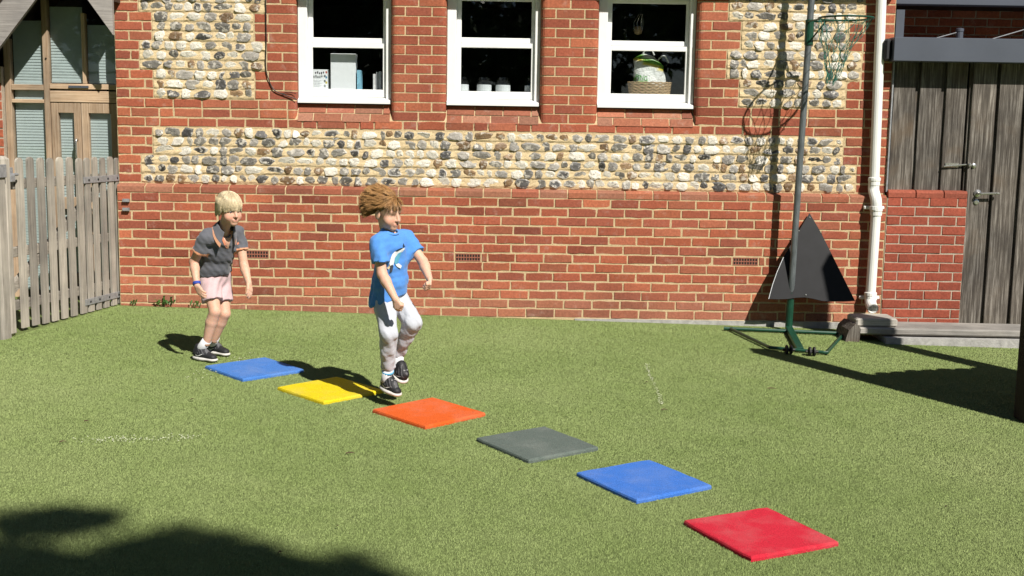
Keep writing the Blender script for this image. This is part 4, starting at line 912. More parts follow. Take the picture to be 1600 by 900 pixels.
# ------------------------------------------------------------------ small litter, scuffs and weeds
lit = [(547, 708, 'twig', 14, 'thin dark twig lying on the turf beside the orange mat'), (1206, 607, 'twig', 14, 'brown twig on the turf in front of the netball base'), (438, 864, 'leaf', 9, 'curled brown leaf lying in the tree shade'), (135, 658, 'twig', 8, 'small dark twig on the turf near the gate'), (98, 690, 'twig', 10, 'dark thin twig beside the pale scuff mark'), (300, 625, 'leaf', 7, 'dark dead leaf on the turf below the first blue mat'), (1038, 640, 'twig', 10, 'short dark twig at the end of the pale chalk scuff'), (1010, 598, 'leaf', 6, 'tiny dark leaf next to the chalk scuff'), (812, 735, 'leaf', 5, 'orange brown leaf scrap on the turf below the grey mat'), (1478, 793, 'leaf', 5, 'small dark leaf on open turf right of the red mat'), (527, 824, 'leaf', 5, 'dark leaf scrap on the turf near the tree shade edge')]
brown = M_plain('dead_leaf', (.09, .055, .03), .8)
for px, py, kind, size, lab in lit:
    c = gp(px, py, .012); s = size / (F_PX / c[1]); a = random.uniform(-.4, .4); u = np.array([math.cos(a), math.sin(a), 0])
    if kind == 'twig': o = MB().tube([c - u * s * .5, c + (0, .004, .003), c + u * s * .5 + (0, .005, 0)], [.0035, .003, .0015], 5).build('twig', brown)
    else:
        w = np.array([-u[1], u[0], 0]); P = [c - u * s / 2, c - u * s * .1 + w * s * .4 + (0, 0, .006), c + u * s / 2 + (0, 0, .004), c + u * s * .05 - w * s * .4 + (0, 0, .010)]
        o = MB().add(P + [p + (0, 0, .002) for p in P], [(3, 2, 1, 0), (4, 5, 6, 7), (0, 1, 5, 4), (1, 2, 6, 5), (2, 3, 7, 6), (3, 0, 4, 7)]).build('leaf', brown)
    tag(o, lab, kind, 'twigs and leaves on the turf')
def scuff(pts, w, name, label, n=260):
    m = MB(); P = smooth_path([gp(*q, .006) for q in pts], 10); rg = np.random.default_rng(len(pts))
    for _ in range(n):
        p = P[rg.integers(len(P))] + np.array([rg.normal(0, w), rg.normal(0, w * .5), 0]); p[2] = gz(p[0], p[1]) + .012; s = rg.uniform(.002, .006); a = rg.random() * 6.28; u = np.array([math.cos(a), math.sin(a), 0]) * s; v = np.array([-u[1], u[0], 0]) * .4
        m.add([p - u, p + v, p + u, p - v + (0, 0, .002)], [(0, 1, 2), (0, 2, 3)])
    tag(m.build(name, MT['chalk']), label, 'mark', kind='stuff')
scuff([(140, 690), (190, 687), (240, 686), (310, 683)], .055, 'scuff_mark', 'pale chalky scuff across the turf left of the mats', 260)
scuff([(1010, 570), (1014, 585), (1022, 600), (1030, 620), (1034, 632)], .007, 'chalk_line', 'broken white chalk line on the turf before the wall', 300)
scuff([(345, 583), (380, 560), (300, 592), (400, 552)], .05, 'scuff_mark', 'pale worn patch of turf round the first blue mat', 160)
def weed(px, py, s, lab):
    c = gp(px, py); c[1] = min(c[1], YP - .03); c[2] = gz(c[0], c[1]); m = MB(); rg = np.random.default_rng(int(px))
    for _ in range(22):
        b = c + (*rg.normal(0, s * .35, 2) * (1, .4), 0); t = b + rg.normal(0, s * .3, 3) * (1, .5, .4) + (0, 0, s * rg.uniform(.3, 1)); w = rg.normal(size=3); w /= np.linalg.norm(w); k = (b + t) / 2; ll = s * .22
        m.add([t - w * ll * .5, t + np.cross(w, (0, 0, 1)) * ll, t + w * ll * .7 + (0, 0, .005), k], [(0, 1, 2), (0, 2, 3)], (.05, .12, .02))
    w_ = empty('weed', c, lab, 'weed', 'weeds along the wall foot'); m.build('leaves', MT['leaf'], w_, cols=True)
    MB().tube([c, c + (0, 0, s * .5)], .002, 5).build('stem', brown, w_)
weed(269, 473, .085, 'leafy green weed at the wall foot between gate and child in shorts'); weed(312, 476, .06, 'low weed at the wall foot beside the hand of the child in shorts'); weed(219, 472, .05, 'small weed with dead leaves in the corner by the gate hinge')
# ------------------------------------------------------------------ people: smooth-union volumes turned into one continuous mesh
class Vox:
    def __init__(s, lo, hi, res):
        s.lo = np.asarray(lo, float); s.res = res; s.n = np.ceil((np.asarray(hi) - s.lo) / res).astype(int) + 1; s.d = np.full(s.n, .2, np.float32)
        s.ax = [s.lo[i] + res * np.arange(s.n[i]) for i in range(3)]
    def blk(s, lo, hi):
        a = np.clip(np.floor((lo - s.lo) / s.res).astype(int), 0, s.n); b = np.clip(np.ceil((hi - s.lo) / s.res).astype(int) + 1, 0, s.n)
        sl = tuple(slice(a[i], b[i]) for i in range(3)); X = [s.ax[i][sl[i]].astype(np.float32).reshape([-1 if j == i else 1 for j in range(3)]) for i in range(3)]
        return sl, X
    def comb(s, sl, d2, k, sub=False):
        d1 = s.d[sl]
        if d1.size == 0: return
        if sub:
            h = np.clip(.5 - .5 * (d1 + d2) / k, 0, 1); s.d[sl] = d1 * (1 - h) - d2 * h + k * h * (1 - h)
        else:
            h = np.clip(.5 + .5 * (d2 - d1) / k, 0, 1); s.d[sl] = d2 * (1 - h) + d1 * h - k * h * (1 - h)
    def cap(s, a, b, ra, rb, k=.012, fr=None, sq=(1, 1, 1), sub=False):
        a = np.asarray(a, float); b = np.asarray(b, float); pad = max(ra, rb) * max(sq) + .05
        sl, X = s.blk(np.minimum(a, b) - pad, np.maximum(a, b) + pad); P = [X[i] - np.float32(a[i]) for i in range(3)]; ab = b - a
        if fr is not None:
            P = [(P[0] * fr[i][0] + P[1] * fr[i][1] + P[2] * fr[i][2]) / sq[i] for i in range(3)]; ab = np.array([(ab @ fr[i]) / sq[i] for i in range(3)])
        t = np.clip((P[0] * ab[0] + P[1] * ab[1] + P[2] * ab[2]) / (ab @ ab + 1e-9), 0, 1)
        d = np.sqrt((P[0] - t * ab[0]) ** 2 + (P[1] - t * ab[1]) ** 2 + (P[2] - t * ab[2]) ** 2) - (ra + (rb - ra) * t)
        s.comb(sl, d * min(sq), k, sub); return s
    def ell(s, c, r, fr=np.eye(3), k=.012, sub=False):
        c = np.asarray(c, float); pad = max(r) + .05; sl, X = s.blk(c - pad, c + pad); P = [X[i] - np.float32(c[i]) for i in range(3)]
        Q = [(P[0] * fr[i][0] + P[1] * fr[i][1] + P[2] * fr[i][2]) for i in range(3)]
        k0 = np.sqrt(sum((Q[i] / r[i]) ** 2 for i in range(3))); k1 = np.sqrt(sum((Q[i] / r[i] ** 2) ** 2 for i in range(3))) + 1e-6
        s.comb(sl, k0 * (k0 - 1) / k1, k, sub); return s
    def cut(s, p, n):
        n = np.asarray(n, float); n = n / np.linalg.norm(n); X = [s.ax[i].astype(np.float32).reshape([-1 if j == i else 1 for j in range(3)]) - np.float32(p[i]) for i in range(3)]
        s.d = np.maximum(s.d, X[0] * n[0] + X[1] * n[1] + X[2] * n[2]).astype(np.float32); return s
    def fold(s, waves):
        X = [s.ax[i].astype(np.float32).reshape([-1 if j == i else 1 for j in range(3)]) for i in range(3)]
        for kx, ky, kz, ph, amp in waves:
            w = np.sin(kx * X[0] + ky * X[1] + kz * X[2] + ph + 1.2 * np.sin(9 * X[0] + 7 * X[2] + ph)); s.d = s.d + np.float32(amp) * (w * np.abs(w)).astype(np.float32)
        return s
    def mesh(s):
        d = s.d; ins = d < 0; n = np.array(d.shape); cs = np.zeros(n - 1, np.int8)
        for i in (0, 1):
            for j in (0, 1):
                for k in (0, 1): cs += ins[i:n[0] - 1 + i, j:n[1] - 1 + j, k:n[2] - 1 + k]
        act = (cs > 0) & (cs < 8); idx = np.argwhere(act); ids = np.full(act.shape, -1, np.int32); ids[act] = np.arange(len(idx))
        acc = np.zeros((len(idx), 3)); cnt = np.zeros(len(idx)); off = np.array([(i, j, k) for i in (0, 1) for j in (0, 1) for k in (0, 1)])
        val = {tuple(o): d[tuple((idx + o).T)] for o in off}
        for o in off:
            for axn in range(3):
                if o[axn]: continue
                p = o.copy(); p[axn] = 1; va, vb = val[tuple(o)], val[tuple(p)]; mk_ = (va < 0) != (vb < 0); t = va[mk_] / (va[mk_] - vb[mk_]); q = np.tile(o.astype(float), (mk_.sum(), 1)); q[:, axn] = t; acc[mk_] += q; cnt[mk_] += 1
        V = s.lo + (idx + acc / cnt[:, None]) * s.res; Fs = []
        for axn in range(3):
            u, v = (axn + 1) % 3, (axn + 2) % 3; a = np.moveaxis(ins, axn, 0); df = np.argwhere(np.moveaxis(a[:-1] != a[1:], 0, axn))
            df = df[(df[:, u] > 0) & (df[:, v] > 0) & (df[:, u] < n[u] - 1) & (df[:, v] < n[v] - 1)]; st = ins[tuple(df.T)]; q = []
            for du, dv in ((1, 1), (0, 1), (0, 0), (1, 0)):
                e = df.copy(); e[:, u] -= du; e[:, v] -= dv; q.append(ids[tuple(e.T)])
            q = np.stack(q, 1); q[~st] = q[~st][:, ::-1]; Fs.append(q)
        return V, np.concatenate(Fs)
def unit(v): v = np.asarray(v, float); return v / np.linalg.norm(v)
def hand(vx, wr, d, nrm, thumb, curl, sc=1.0):
    d = unit(d); nrm = unit(nrm - d * (np.asarray(nrm) @ d)); sdir = np.cross(d, nrm) * thumb
    for i, L in enumerate((.040, .045, .042, .033)):
        o = (.0185 - .0125 * i) * sc; b = wr + d * (.052 - .004 * abs(i - 1)) * sc + sdir * o * 1.05; vx.cap(wr + sdir * o * .55, b, .0125 * sc, .0105 * sc, .006)
        p = b; dd = d.copy(); nn = nrm.copy()
        for sgm, fr in enumerate((.45, .32, .23)):
            a = curl[sgm] * (1 + .12 * (i - 1)); dd, nn = dd * math.cos(a) + nn * math.sin(a), nn * math.cos(a) - dd * math.sin(a)
            q = p + dd * L * 1.15 * fr * sc; vx.cap(p, q, .0076 * sc, .0068 * sc, .003); p = q
    t0 = wr + d * .014 * sc + sdir * .015 * sc; t1 = t0 + (d * .62 + sdir * .62 + nrm * .35) * .030 * sc; t2 = t1 + (d * .85 + sdir * .05 + nrm * .45) * .026 * sc
    vx.cap(t0, t1, .011 * sc, .009 * sc, .005); vx.cap(t1, t2, .0085 * sc, .0068 * sc, .004)
def head_frame(fwd, up=(0, 0, 1), tilt=0.0):
    f = unit(fwd); r = unit(np.cross(f, up)); u = np.cross(r, f); r2 = r * math.cos(tilt) + u * math.sin(tilt); u2 = np.cross(r2, f); return np.array([r2, f, u2])
def add_head(vx, c, H, s):
    L = lambda x, y, z: c + (x * H[0] + y * H[1] + z * H[2]) * s
    vx.ell(L(0, -.012, .035), np.array((.071, .088, .078)) * s, H, .01); vx.ell(L(0, .030, -.035), np.array((.055, .056, .068)) * s, H, .03)
    vx.ell(L(0, .064, -.086), np.array((.022, .018, .016)) * s, H, .022)
    for q in (-1, 1):
        vx.ell(L(q * .034, .050, -.040), np.array((.028, .026, .028)) * s, H, .02); vx.ell(L(q * .0735, -.010, -.014), np.array((.009, .020, .030)) * s, H, .005)
    vx.cap(L(-.032, .068, .020), L(.032, .068, .020), .0125 * s, .0125 * s, .02)
    for q in (-1, 1): vx.ell(L(q * .030, .094, .000), np.array((.017, .014, .011)) * s, H, .010, sub=True)
    vx.cap(L(0, .084, .004), L(0, .100, -.030), .0075 * s, .0105 * s, .008); vx.cap(L(-.010, .090, -.033), L(.010, .090, -.033), .0075 * s, .0075 * s, .006)
    vx.cap(L(-.015, .083, -.056), L(.015, .083, -.056), .0065 * s, .0065 * s, .005); vx.cap(L(-.012, .082, -.066), L(.012, .082, -.066), .007 * s, .007 * s, .006)
    return L
def paint_head(V, C, c, H, s, brow):
    P = (V - c) @ H.T / s; x, y, z = np.abs(P[:, 0]), P[:, 1], P[:, 2]; on = (np.linalg.norm(P, axis=1) < .14) & (y > .03)
    w = np.exp(-((x - .038) ** 2 + (z + .036) ** 2) / (2 * .018 ** 2)) * on; C[:] = C * (1 - .38 * w[:, None]) + np.array((.74, .26, .19)) * .38 * w[:, None]
    w = np.exp(-(x ** 2 / (2 * .012 ** 2) + (z + .060) ** 2 / (2 * .0055 ** 2))) * (on & (y > .06)); C[:] = C * (1 - .7 * w[:, None]) + np.array((.50, .17, .14)) * .7 * w[:, None]
    w = np.exp(-((x - .031) ** 2 / (2 * .010 ** 2) + (z - .021 + (x - .03) * .2) ** 2 / (2 * .0042 ** 2))) * on; C[:] = C * (1 - .6 * w[:, None]) + np.array(brow) * .6 * w[:, None]
    w = np.exp(-((x - .030) ** 2 / (2 * .0095 ** 2) + (z - .003) ** 2 / (2 * .0045 ** 2))) * (on & (y > .055)); C[:] = C * (1 - .72 * w[:, None]) + np.array((.09, .055, .045)) * .72 * w[:, None]
    w = np.exp(-((x - .006) ** 2 + (z + .040) ** 2) / (2 * .003 ** 2)) * (on & (y > .085)); C[:] = C * (1 - .6 * w[:, None]) + np.array((.16, .05, .04)) * .6 * w[:, None]
def ribbons(paths, r, cols, n=3):
    paths = np.asarray(paths); N, m, _ = paths.shape; T = np.gradient(paths, axis=1); T /= np.linalg.norm(T, axis=2)[..., None] + 1e-9
    ref = np.tile(np.array([.3, .5, .81]), (N, 1))[:, None, :]; u = np.cross(T, ref); u /= np.linalg.norm(u, axis=2)[..., None] + 1e-9; w = np.cross(T, u)
    rad = (r * np.sqrt(np.clip(1.02 - np.linspace(0, 1, m) ** 2.2, .02, 1)))[None, :, None]
    V = np.stack([paths + rad * (math.cos(a) * u + math.sin(a) * w) for a in np.arange(n) * 2 * math.pi / n], 2).reshape(-1, 3)
    b = (np.arange(N)[:, None, None] * m + np.arange(m - 1)[None, :, None]) * n; k = np.arange(n)[None, None, :]
    Fs = np.stack([b + k, b + (k + 1) % n, b + n + (k + 1) % n, b + n + k], -1).reshape(-1, 4); C = np.repeat(np.asarray(cols).reshape(-1, 3), n, 0); return V, Fs, C
def make_shoe(par, ank, heel, toe, upv, logo_side, main=(.016, .016, .018)):
    d = unit(toe - heel); u = unit(upv - d * (np.asarray(upv) @ d)); sv = np.cross(d, u); fr = np.array([sv, d, u]); L = np.linalg.norm(toe - heel)
    lo = np.minimum(np.minimum(heel, toe), ank) - .09; hi = np.maximum(np.maximum(heel, toe), ank) + .09
    vx = Vox(lo, hi, .004); h0 = heel + d * .030; t0 = toe - d * .032
    vx.cap(h0 + u * .042, h0 + d * .05 + u * .040, .031, .033, .01); vx.cap(h0 + d * .03 + u * .040, t0 + u * .026, .035, .028, .02, fr, (1.0, 1, .85)); vx.cap(h0 + u * .045 + d * .005, h0 + u * .078 + d * .012, .031, .030, .015)
    vx.cap(h0 + u * .068 + d * .035, h0 + u * .05 + d * .06, .026, .026, .015); vx.cut(heel + u * .016, -u); V, Fs = vx.mesh(); C = np.tile(np.array(main, float), (len(V), 1))
    P = (V - heel) @ fr.T; st = (np.abs(((P[:, 1] - .075) * 1.0 + (P[:, 2] - .05)) % .022 - .011) < .0035) & (P[:, 1] > .06) & (P[:, 1] < .13) & (P[:, 2] > .045); C[st] = (.10, .10, .105)
    so_ = mk('shoe', V, Fs, MT['shoe'], par, cols=C, smooth=True)
    vs = Vox(lo, hi, .004); vs.cap(h0 + u * .012, h0 + d * .05 + u * .012, .034, .033, .01, fr, (1, 1, .5)); vs.cap(h0 + d * .04 + u * .011, t0 + u * .013, .034, .034, .02, fr, (1, 1, .42)); vs.cut(heel + u * .0225, u).cut(heel + u * .0005, -u)
    V2, F2 = vs.mesh(); mk('sole', V2, F2, MT['shoe'], so_, cols=np.tile((.62, .60, .56), (len(V2), 1)), smooth=True)
    bv = BVHTree.FromPolygons([tuple(v) for v in V], [tuple(f) for f in Fs.tolist()]); Q = []       # curved tick on the side
    top = [(.045, .050), (.052, .040), (.064, .034), (.080, .037), (.100, .046), (.122, .058)]; bo = [(.045, .050), (.050, .032), (.064, .026), (.082, .033), (.102, .044), (.122, .058)]
    for (y, z) in top + bo:
        o = heel + d * y + u * z + sv * logo_side * .1; hit = bv.ray_cast(Vector(o), Vector(-sv * logo_side)); Q.append(np.array(hit[0]) + sv * logo_side * .0016 if hit[0] else heel + d * y + u * z + sv * logo_side * .035)
    n = len(top); mk('tick_logo', Q, [(i, i + 1, n + i + 1, n + i) for i in range(n - 1)], MT['print_'], so_, cols=np.tile((.75, .75, .73), (2 * n, 1)))
    MB().obox(h0 + u * .079 + d * .052, fr, (.03, .022, .006), .002).build('tongue_tab', MT['shoe'], so_)
    t = so_.children[-1]; a = t.data.attributes.new('tint', 'FLOAT_COLOR', 'POINT'); a.data.foreach_set('color', [.30, .30, .30, 1] * len(t.data.vertices))
    return so_
SKIN = np.array((.66, .40, .285))
def limbs(vx, J, sc=1.0, leg=1.0):
    for s_ in 'RL':
        vx.cap(J[s_ + 'sh'], J[s_ + 'el'], .035 * sc, .0275 * sc, .012); m_ = J[s_ + 'el'] * .72 + J[s_ + 'wr'] * .28; vx.cap(J[s_ + 'el'], m_, .0275 * sc, .0285 * sc, .012); vx.cap(m_, J[s_ + 'wr'], .0285 * sc, .0185 * sc, .012)
        vx.cap(J[s_ + 'hip'], J[s_ + 'kn'], .056 * leg, .038 * leg, .010); ca = J[s_ + 'kn'] * .66 + J[s_ + 'an'] * .34; bk = unit(J['fwd']) * -.006
        vx.cap(J[s_ + 'kn'], ca + bk, .037 * leg, .0385 * leg, .008); vx.cap(ca + bk, J[s_ + 'an'], .0385 * leg, .0255 * leg, .008)
def frame_t(J): r = unit(J['Rsh'] - J['Lsh']); u = unit(J['neck'] - J['pel']); u = unit(u - r * (u @ r)); f = np.cross(u, r); return np.array([r, f, u])
def bounds(J, pad=.2): P = np.array([v for k, v in J.items() if k not in ('fwd',)]); return P.min(0) - pad, P.max(0) + pad
def bodymesh(par, J, H, s, hands, brow, skin=SKIN, leg=1.0, tor=1.0):
    lo, hi = bounds(J, .17); vx = Vox(lo, hi, .0042); T = frame_t(J); ch = (J['Rsh'] + J['Lsh']) / 2 - T[2] * .05
    vx.cap(J['pel'], ch, .092 * tor, .102 * tor, .03, T, (1, .68, 1)); vx.cap(J['Rsh'] * .85 + J['Lsh'] * .15, J['Lsh'] * .85 + J['Rsh'] * .15, .036, .036, .03)
    limbs(vx, J, 1.0, leg); L = add_head(vx, J['head'], H, s); vx.cap(J['neck'] - T[2] * .02, L(0, -.018, -.045), .037, .036, .018)
    for sd_, (d, n, th, cu) in hands.items(): hand(vx, J[sd_ + 'wr'], d, n, th, cu, .95)
    V, Fs = vx.mesh(); C = np.tile(skin, (len(V), 1)); paint_head(V, C, J['head'], H, s, brow)
    for kx in ('Rkn', 'Lkn', 'Rel', 'Lel'):
        w = np.exp(-np.sum((V - J[kx]) ** 2, 1) / (2 * .03 ** 2))[:, None] * .25; C = C * (1 - w) + np.array((.66, .27, .2)) * w
    return mk('body', V, Fs, MT['skin'], par, cols=C, smooth=True), L
def eyes(par, L, H, s, iris):
    for q in (-1, 1):
        c = L(q * .030, .0690, .001); m = MB(); m.lathe(c, [(r, z) for r, z in ((.004, -.0098), (.0085, -.006), (.0105, 0), (.0085, .006), (.004, .0095))], 12, np.array([H[0], H[2], H[1]]) * s)
        e = m.build('eye', MT['eye'], par, smooth=True); MB().lathe(L(q * .030 + .001, .0690 + .0086, -.0012), [(.0052, 0), (.005, .0016), (.002, .0022)], 10, np.array([H[0], H[2], H[1]]) * s).build('iris', iris, e)
iris_ = M_plain('iris', (.03, .045, .06), .2)

# ---- child in the blue T-shirt, in mid-jump
A = at
J = dict(head=A(605, 331, 6.53), neck=A(606, 363, 6.56), Rsh=A(590, 379, 6.485), Lsh=A(633, 371, 6.66), Rel=A(597, 428, 6.44), Rwr=A(618, 468, 6.38), Lel=A(661, 409, 6.62), Lwr=A(671, 436, 6.53),
         pel=A(608, 456, 6.62), Rhip=A(599, 464, 6.58), Lhip=A(619, 462, 6.68), Rkn=A(607, 521, 6.50), Ran=A(606, 584, 6.595), Lkn=A(645, 504, 6.555), Lan=A(620, 561, 6.68), fwd=np.array([.8, -.6, 0]))
p1 = empty('person', (*gp(610, 625)[:2], gz(-.62, 6.6)), 'child in blue T-shirt and pale grey joggers jumping between the mats', 'person')
H1 = head_frame((.80, -.585, -.20), tilt=-.06); s1 = .90
body, L1 = bodymesh(p1, J, H1, s1, {'R': (A(625, 486, 6.36) - J['Rwr'], (.55, .35, -.5), -1, (1.0, 1.2, .9)), 'L': (A(671, 454, 6.49) - J['Lwr'], (-.75, -.3, -.2), 1, (1.1, 1.3, 1.0))}, (.20, .10, .045), leg=.66, tor=.82)
T = frame_t(J); up = T[2]
def garment(lo, hi, res=.0048): return Vox(lo, hi, res)
lo, hi = bounds(J, .12)
def tshirt(par, J, T, hemp, hemn, col, sl=.66, rs=.055, re=.056, neck_r=.047, trim=None, name='tshirt', wr=.122, wc=.112, seed=0, vneck=None, creases=()):
    lo = np.min([J[k] for k in ('Rsh', 'Lsh', 'Rel', 'Lel', 'pel', 'neck')], 0) - .16; hi = np.max([J[k] for k in ('Rsh', 'Lsh', 'Rel', 'Lel', 'pel', 'neck')], 0) + .13
    vx = Vox(lo, hi, .0048); ch = (J['Rsh'] + J['Lsh']) / 2 - T[2] * .055
    vx.cap(J['pel'] - T[2] * .10, ch, wr + .006, wc, .03, T, (1, .74, 1)); vx.cap(J['Rsh'] * .88 + J['Lsh'] * .12, J['Lsh'] * .88 + J['Rsh'] * .12, .043, .043, .04); vx.cap(J['neck'] + T[2] * .005, ch, .045, .06, .03)
    vx.cut(hemp, hemn); cp = []
    for q in 'RL':
        v2 = Vox(lo, hi, .0048); d = unit(J[q + 'el'] - J[q + 'sh']); e = J[q + 'sh'] + (J[q + 'el'] - J[q + 'sh']) * sl; v2.cap(J[q + 'sh'], e + d * .07, rs - .008, re + .002, .01); v2.cut(e, d); cp.append((e, d))
        h = np.clip(.5 + .5 * (v2.d - vx.d) / .03, 0, 1); vx.d = (v2.d * (1 - h) + vx.d * h - .03 * h * (1 - h)).astype(np.float32)
    for e, d in cp: pass
    vx.cap(J['neck'] + T[2] * .0 + T[1] * .012, J['neck'] + T[2] * .10 + T[1] * .02, neck_r, neck_r + .004, .006, sub=True)
    if vneck: vx.cap(*vneck, sub=True)
    rg = np.random.default_rng(seed); wv = []
    for i in range(7):
        k = rg.normal(size=3) * (22, 22, 34); wv.append((*k, rg.random() * 6, .0020))
    for i in range(3): k = rg.normal(size=3) * 75; wv.append((*k, rg.random() * 6, .0012))
    vx.fold(wv + list(creases)); V, Fs = vx.mesh(); C = np.tile(np.array(col, float), (len(V), 1))
    if trim is not None:
        for (e, d), sg in zip(cp, (1, -1)): t = (V - e) @ d; lat = np.linalg.norm((V - e) - t[:, None] * d, axis=1); C[(t > -.013) & (t < .02) & (lat < .066) & ((V - e) @ (T[0] * sg) > -.045)] = trim
    return V, Fs, C, cp
hemp = A(606, 472, 6.5); hd = unit(np.cross(A(576, 482, 6.5) - A(632, 459, 6.68), (.62, .75, 0)))
hd = hd if hd[2] < 0 else -hd
hd = unit(np.cross(A(632, 459, 6.66) - A(576, 480, 6.66), (0, 1, 0))); hd = hd if hd[2] < 0 else -hd
V, Fs, C, cp = tshirt(p1, J, T, A(576, 480, 6.6), hd, (.085, .26, .66), .64, rs=.052, re=.053, wr=.117, wc=.106, seed=4, creases=((34, 20, 30, .4, .0014), (-22, 10, 46, 2.0, .0016)))
ts = mk('tshirt', V, Fs, MT['cloth'], p1, cols=C, smooth=True)
bv = BVHTree.FromPolygons([tuple(v) for v in V], [tuple(f) for f in Fs.tolist()])
m = MB(); ringp = []          # ribbed neckline
for a in np.linspace(0, 2 * math.pi, 37): ringp.append(J['neck'] + T[2] * (.012 - .012 * math.sin(a)) + T[0] * .050 * math.cos(a) + T[1] * (.046 * math.sin(a) + .016))
nb_ = MB().tube(ringp, .0062, 7, cap=False); mk('neckband', nb_.V, nb_.F, MT['cloth'], ts, cols=np.tile((.10, .29, .68), (len(nb_.V), 1)), smooth=True)
def decal(par, bv, pts, col, name, view_y=6.3, off=.0022):
    Q = []; 
    for (px, py) in pts:
        d = ray(px, py); o = np.array([0, 0, CAM_H]) + d * (view_y - .4) / d[1]; h = bv.ray_cast(Vector(o), Vector(unit(d)))
        Q.append(np.array(h[0]) + np.array(h[1]) * (off + .0016) * (1 if np.array(h[1]) @ d < 0 else -1) if h[0] is not None else None)
    if any(q is None for q in Q): return None
    bm = bmesh.new(); vs = [bm.verts.new(q) for q in Q]; bm.faces.new(vs); bmesh.ops.triangulate(bm, faces=bm.faces[:]); bm.verts.index_update(); Fq = [tuple(v.index for v in f.verts) for f in bm.faces]; bm.free()
    return mk(name, Q, Fq, MT['print_'], par, cols=np.tile(col, (len(Q), 1)))
# leaping figure printed on the chest
decal(ts, bv, [(608, 412), (610, 402), (613, 396), (618, 391), (624, 388), (630, 387), (632, 389), (627, 391), (622, 394), (618, 399), (616, 406), (614, 414), (611, 417)], (.70, .72, .72), 'print', off=.0026)
decal(ts, bv, [(616, 392), (621, 389), (627, 387), (631, 386.5), (626, 389), (620, 392.5)], (.03, .05, .07), 'print', off=.0040)
decal(ts, bv, [(614, 408), (617, 400), (622, 395), (627, 393), (624, 402), (622, 409), (618, 414)], (.10, .34, .48), 'print', off=.0032)
decal(ts, bv, [(617, 413), (622, 411), (627, 415), (625, 419), (620, 417)], (.66, .70, .70), 'print', off=.0042)
decal(ts, bv, [(609, 415), (612, 413), (614, 416), (612, 424), (609, 425)], (.05, .06, .08), 'print', off=.0036)
decal(ts, bv, [(604, 418), (609, 413), (610, 416), (607, 421)], (.62, .52, .34), 'print', off=.0032)
decal(ts, bv, [(628.5, 384), (629.5, 380), (631, 384), (633, 384.5), (630, 386)], (.03, .05, .09), 'print', off=.003)
# joggers
def legwear(par, J, col, name, r, cut_t, seed, res=.0048, cuffs=None, pel_r=.112):
    ks = ('Rhip', 'Lhip', 'Rkn', 'Lkn', 'Ran', 'Lan', 'pel') if cut_t is None else ('Rhip', 'Lhip', 'Rkn', 'Lkn', 'pel'); P = np.array([J[k] for k in ks]); vx = Vox(P.min(0) - .14, P.max(0) + .14, res); T = frame_t(J)
    vx.cap(J['pel'] + T[2] * .0, (J['Rhip'] + J['Lhip']) / 2 - T[2] * .0, pel_r, pel_r, .03, T, (1, .78, 1))
    for q in 'RL':
        if cut_t is None: vx.cap(J[q + 'hip'], J[q + 'kn'], r[0], r[1] + .002, .015); vx.cap(J[q + 'kn'], J[q + 'an'] + (0, 0, .022), r[1] + .002, r[2], .012); vx.ell(J[q + 'an'] + (0, 0, .040), (r[2] + .005, r[2] + .005, .016), k=.012)
        else:
            v2 = Vox(P.min(0) - .14, P.max(0) + .14, res); e = J[q + 'hip'] + (J[q + 'kn'] - J[q + 'hip']) * cut_t; d = unit(J[q + 'kn'] - J[q + 'hip']); v2.cap(J[q + 'hip'], e + d * .09, r[0], r[1] + .006, .01); v2.cut(e, d)
            h = np.clip(.5 + .5 * (v2.d - vx.d) / .02, 0, 1); vx.d = (v2.d * (1 - h) + vx.d * h - .02 * h * (1 - h)).astype(np.float32)
    vx.cut(J['pel'] + T[2] * .045, T[2]); rg = np.random.default_rng(seed); wv = [(*(rg.normal(size=3) * (50, 50, 45)), rg.random() * 6, .0013) for _ in range(6)] + [(*(rg.normal(size=3) * (60, 60, 75)), rg.random() * 6, .0010) for _ in range(3)]
    vx.fold(wv); V, Fs = vx.mesh(); return mk(name, V, Fs, MT['cloth'], par, cols=np.tile(np.array(col, float), (len(V), 1)), smooth=True)
legwear(p1, J, (.50, .515, .56), 'joggers', (.064, .050, .037), None, 8, pel_r=.094)
for q, heel, toe, band in (('R', A(596.5, 605, 6.64), A(624, 621, 6.53), True), ('L', A(614.5, 580, 6.70), A(630, 598.5, 6.63), False)):
    d = unit(toe - heel); upv = unit(J[q + 'kn'] - J[q + 'an']); an = J[q + 'an']
    m = MB(); c0 = heel + d * .035 + upv * .05; m.tube([c0, (c0 + an) / 2, an + upv * .028], [.031, .0305, .033], 14); sk = mk('sock', m.V, m.F, MT['cloth'], p1, cols=np.tile((.64, .64, .66), (len(m.V), 1)), smooth=True)
    if band: m = MB(); m.tube([an + upv * .006, an + upv * .022], [.0345, .0355], 14); mk('stripe', m.V, m.F, MT['cloth'], sk, cols=np.tile((.10, .38, .62), (len(m.V), 1)), smooth=True)
    upf = unit(np.cross(np.cross(d, (0, 0, 1)), d)); make_shoe(p1, an, heel, toe, upf, 1)
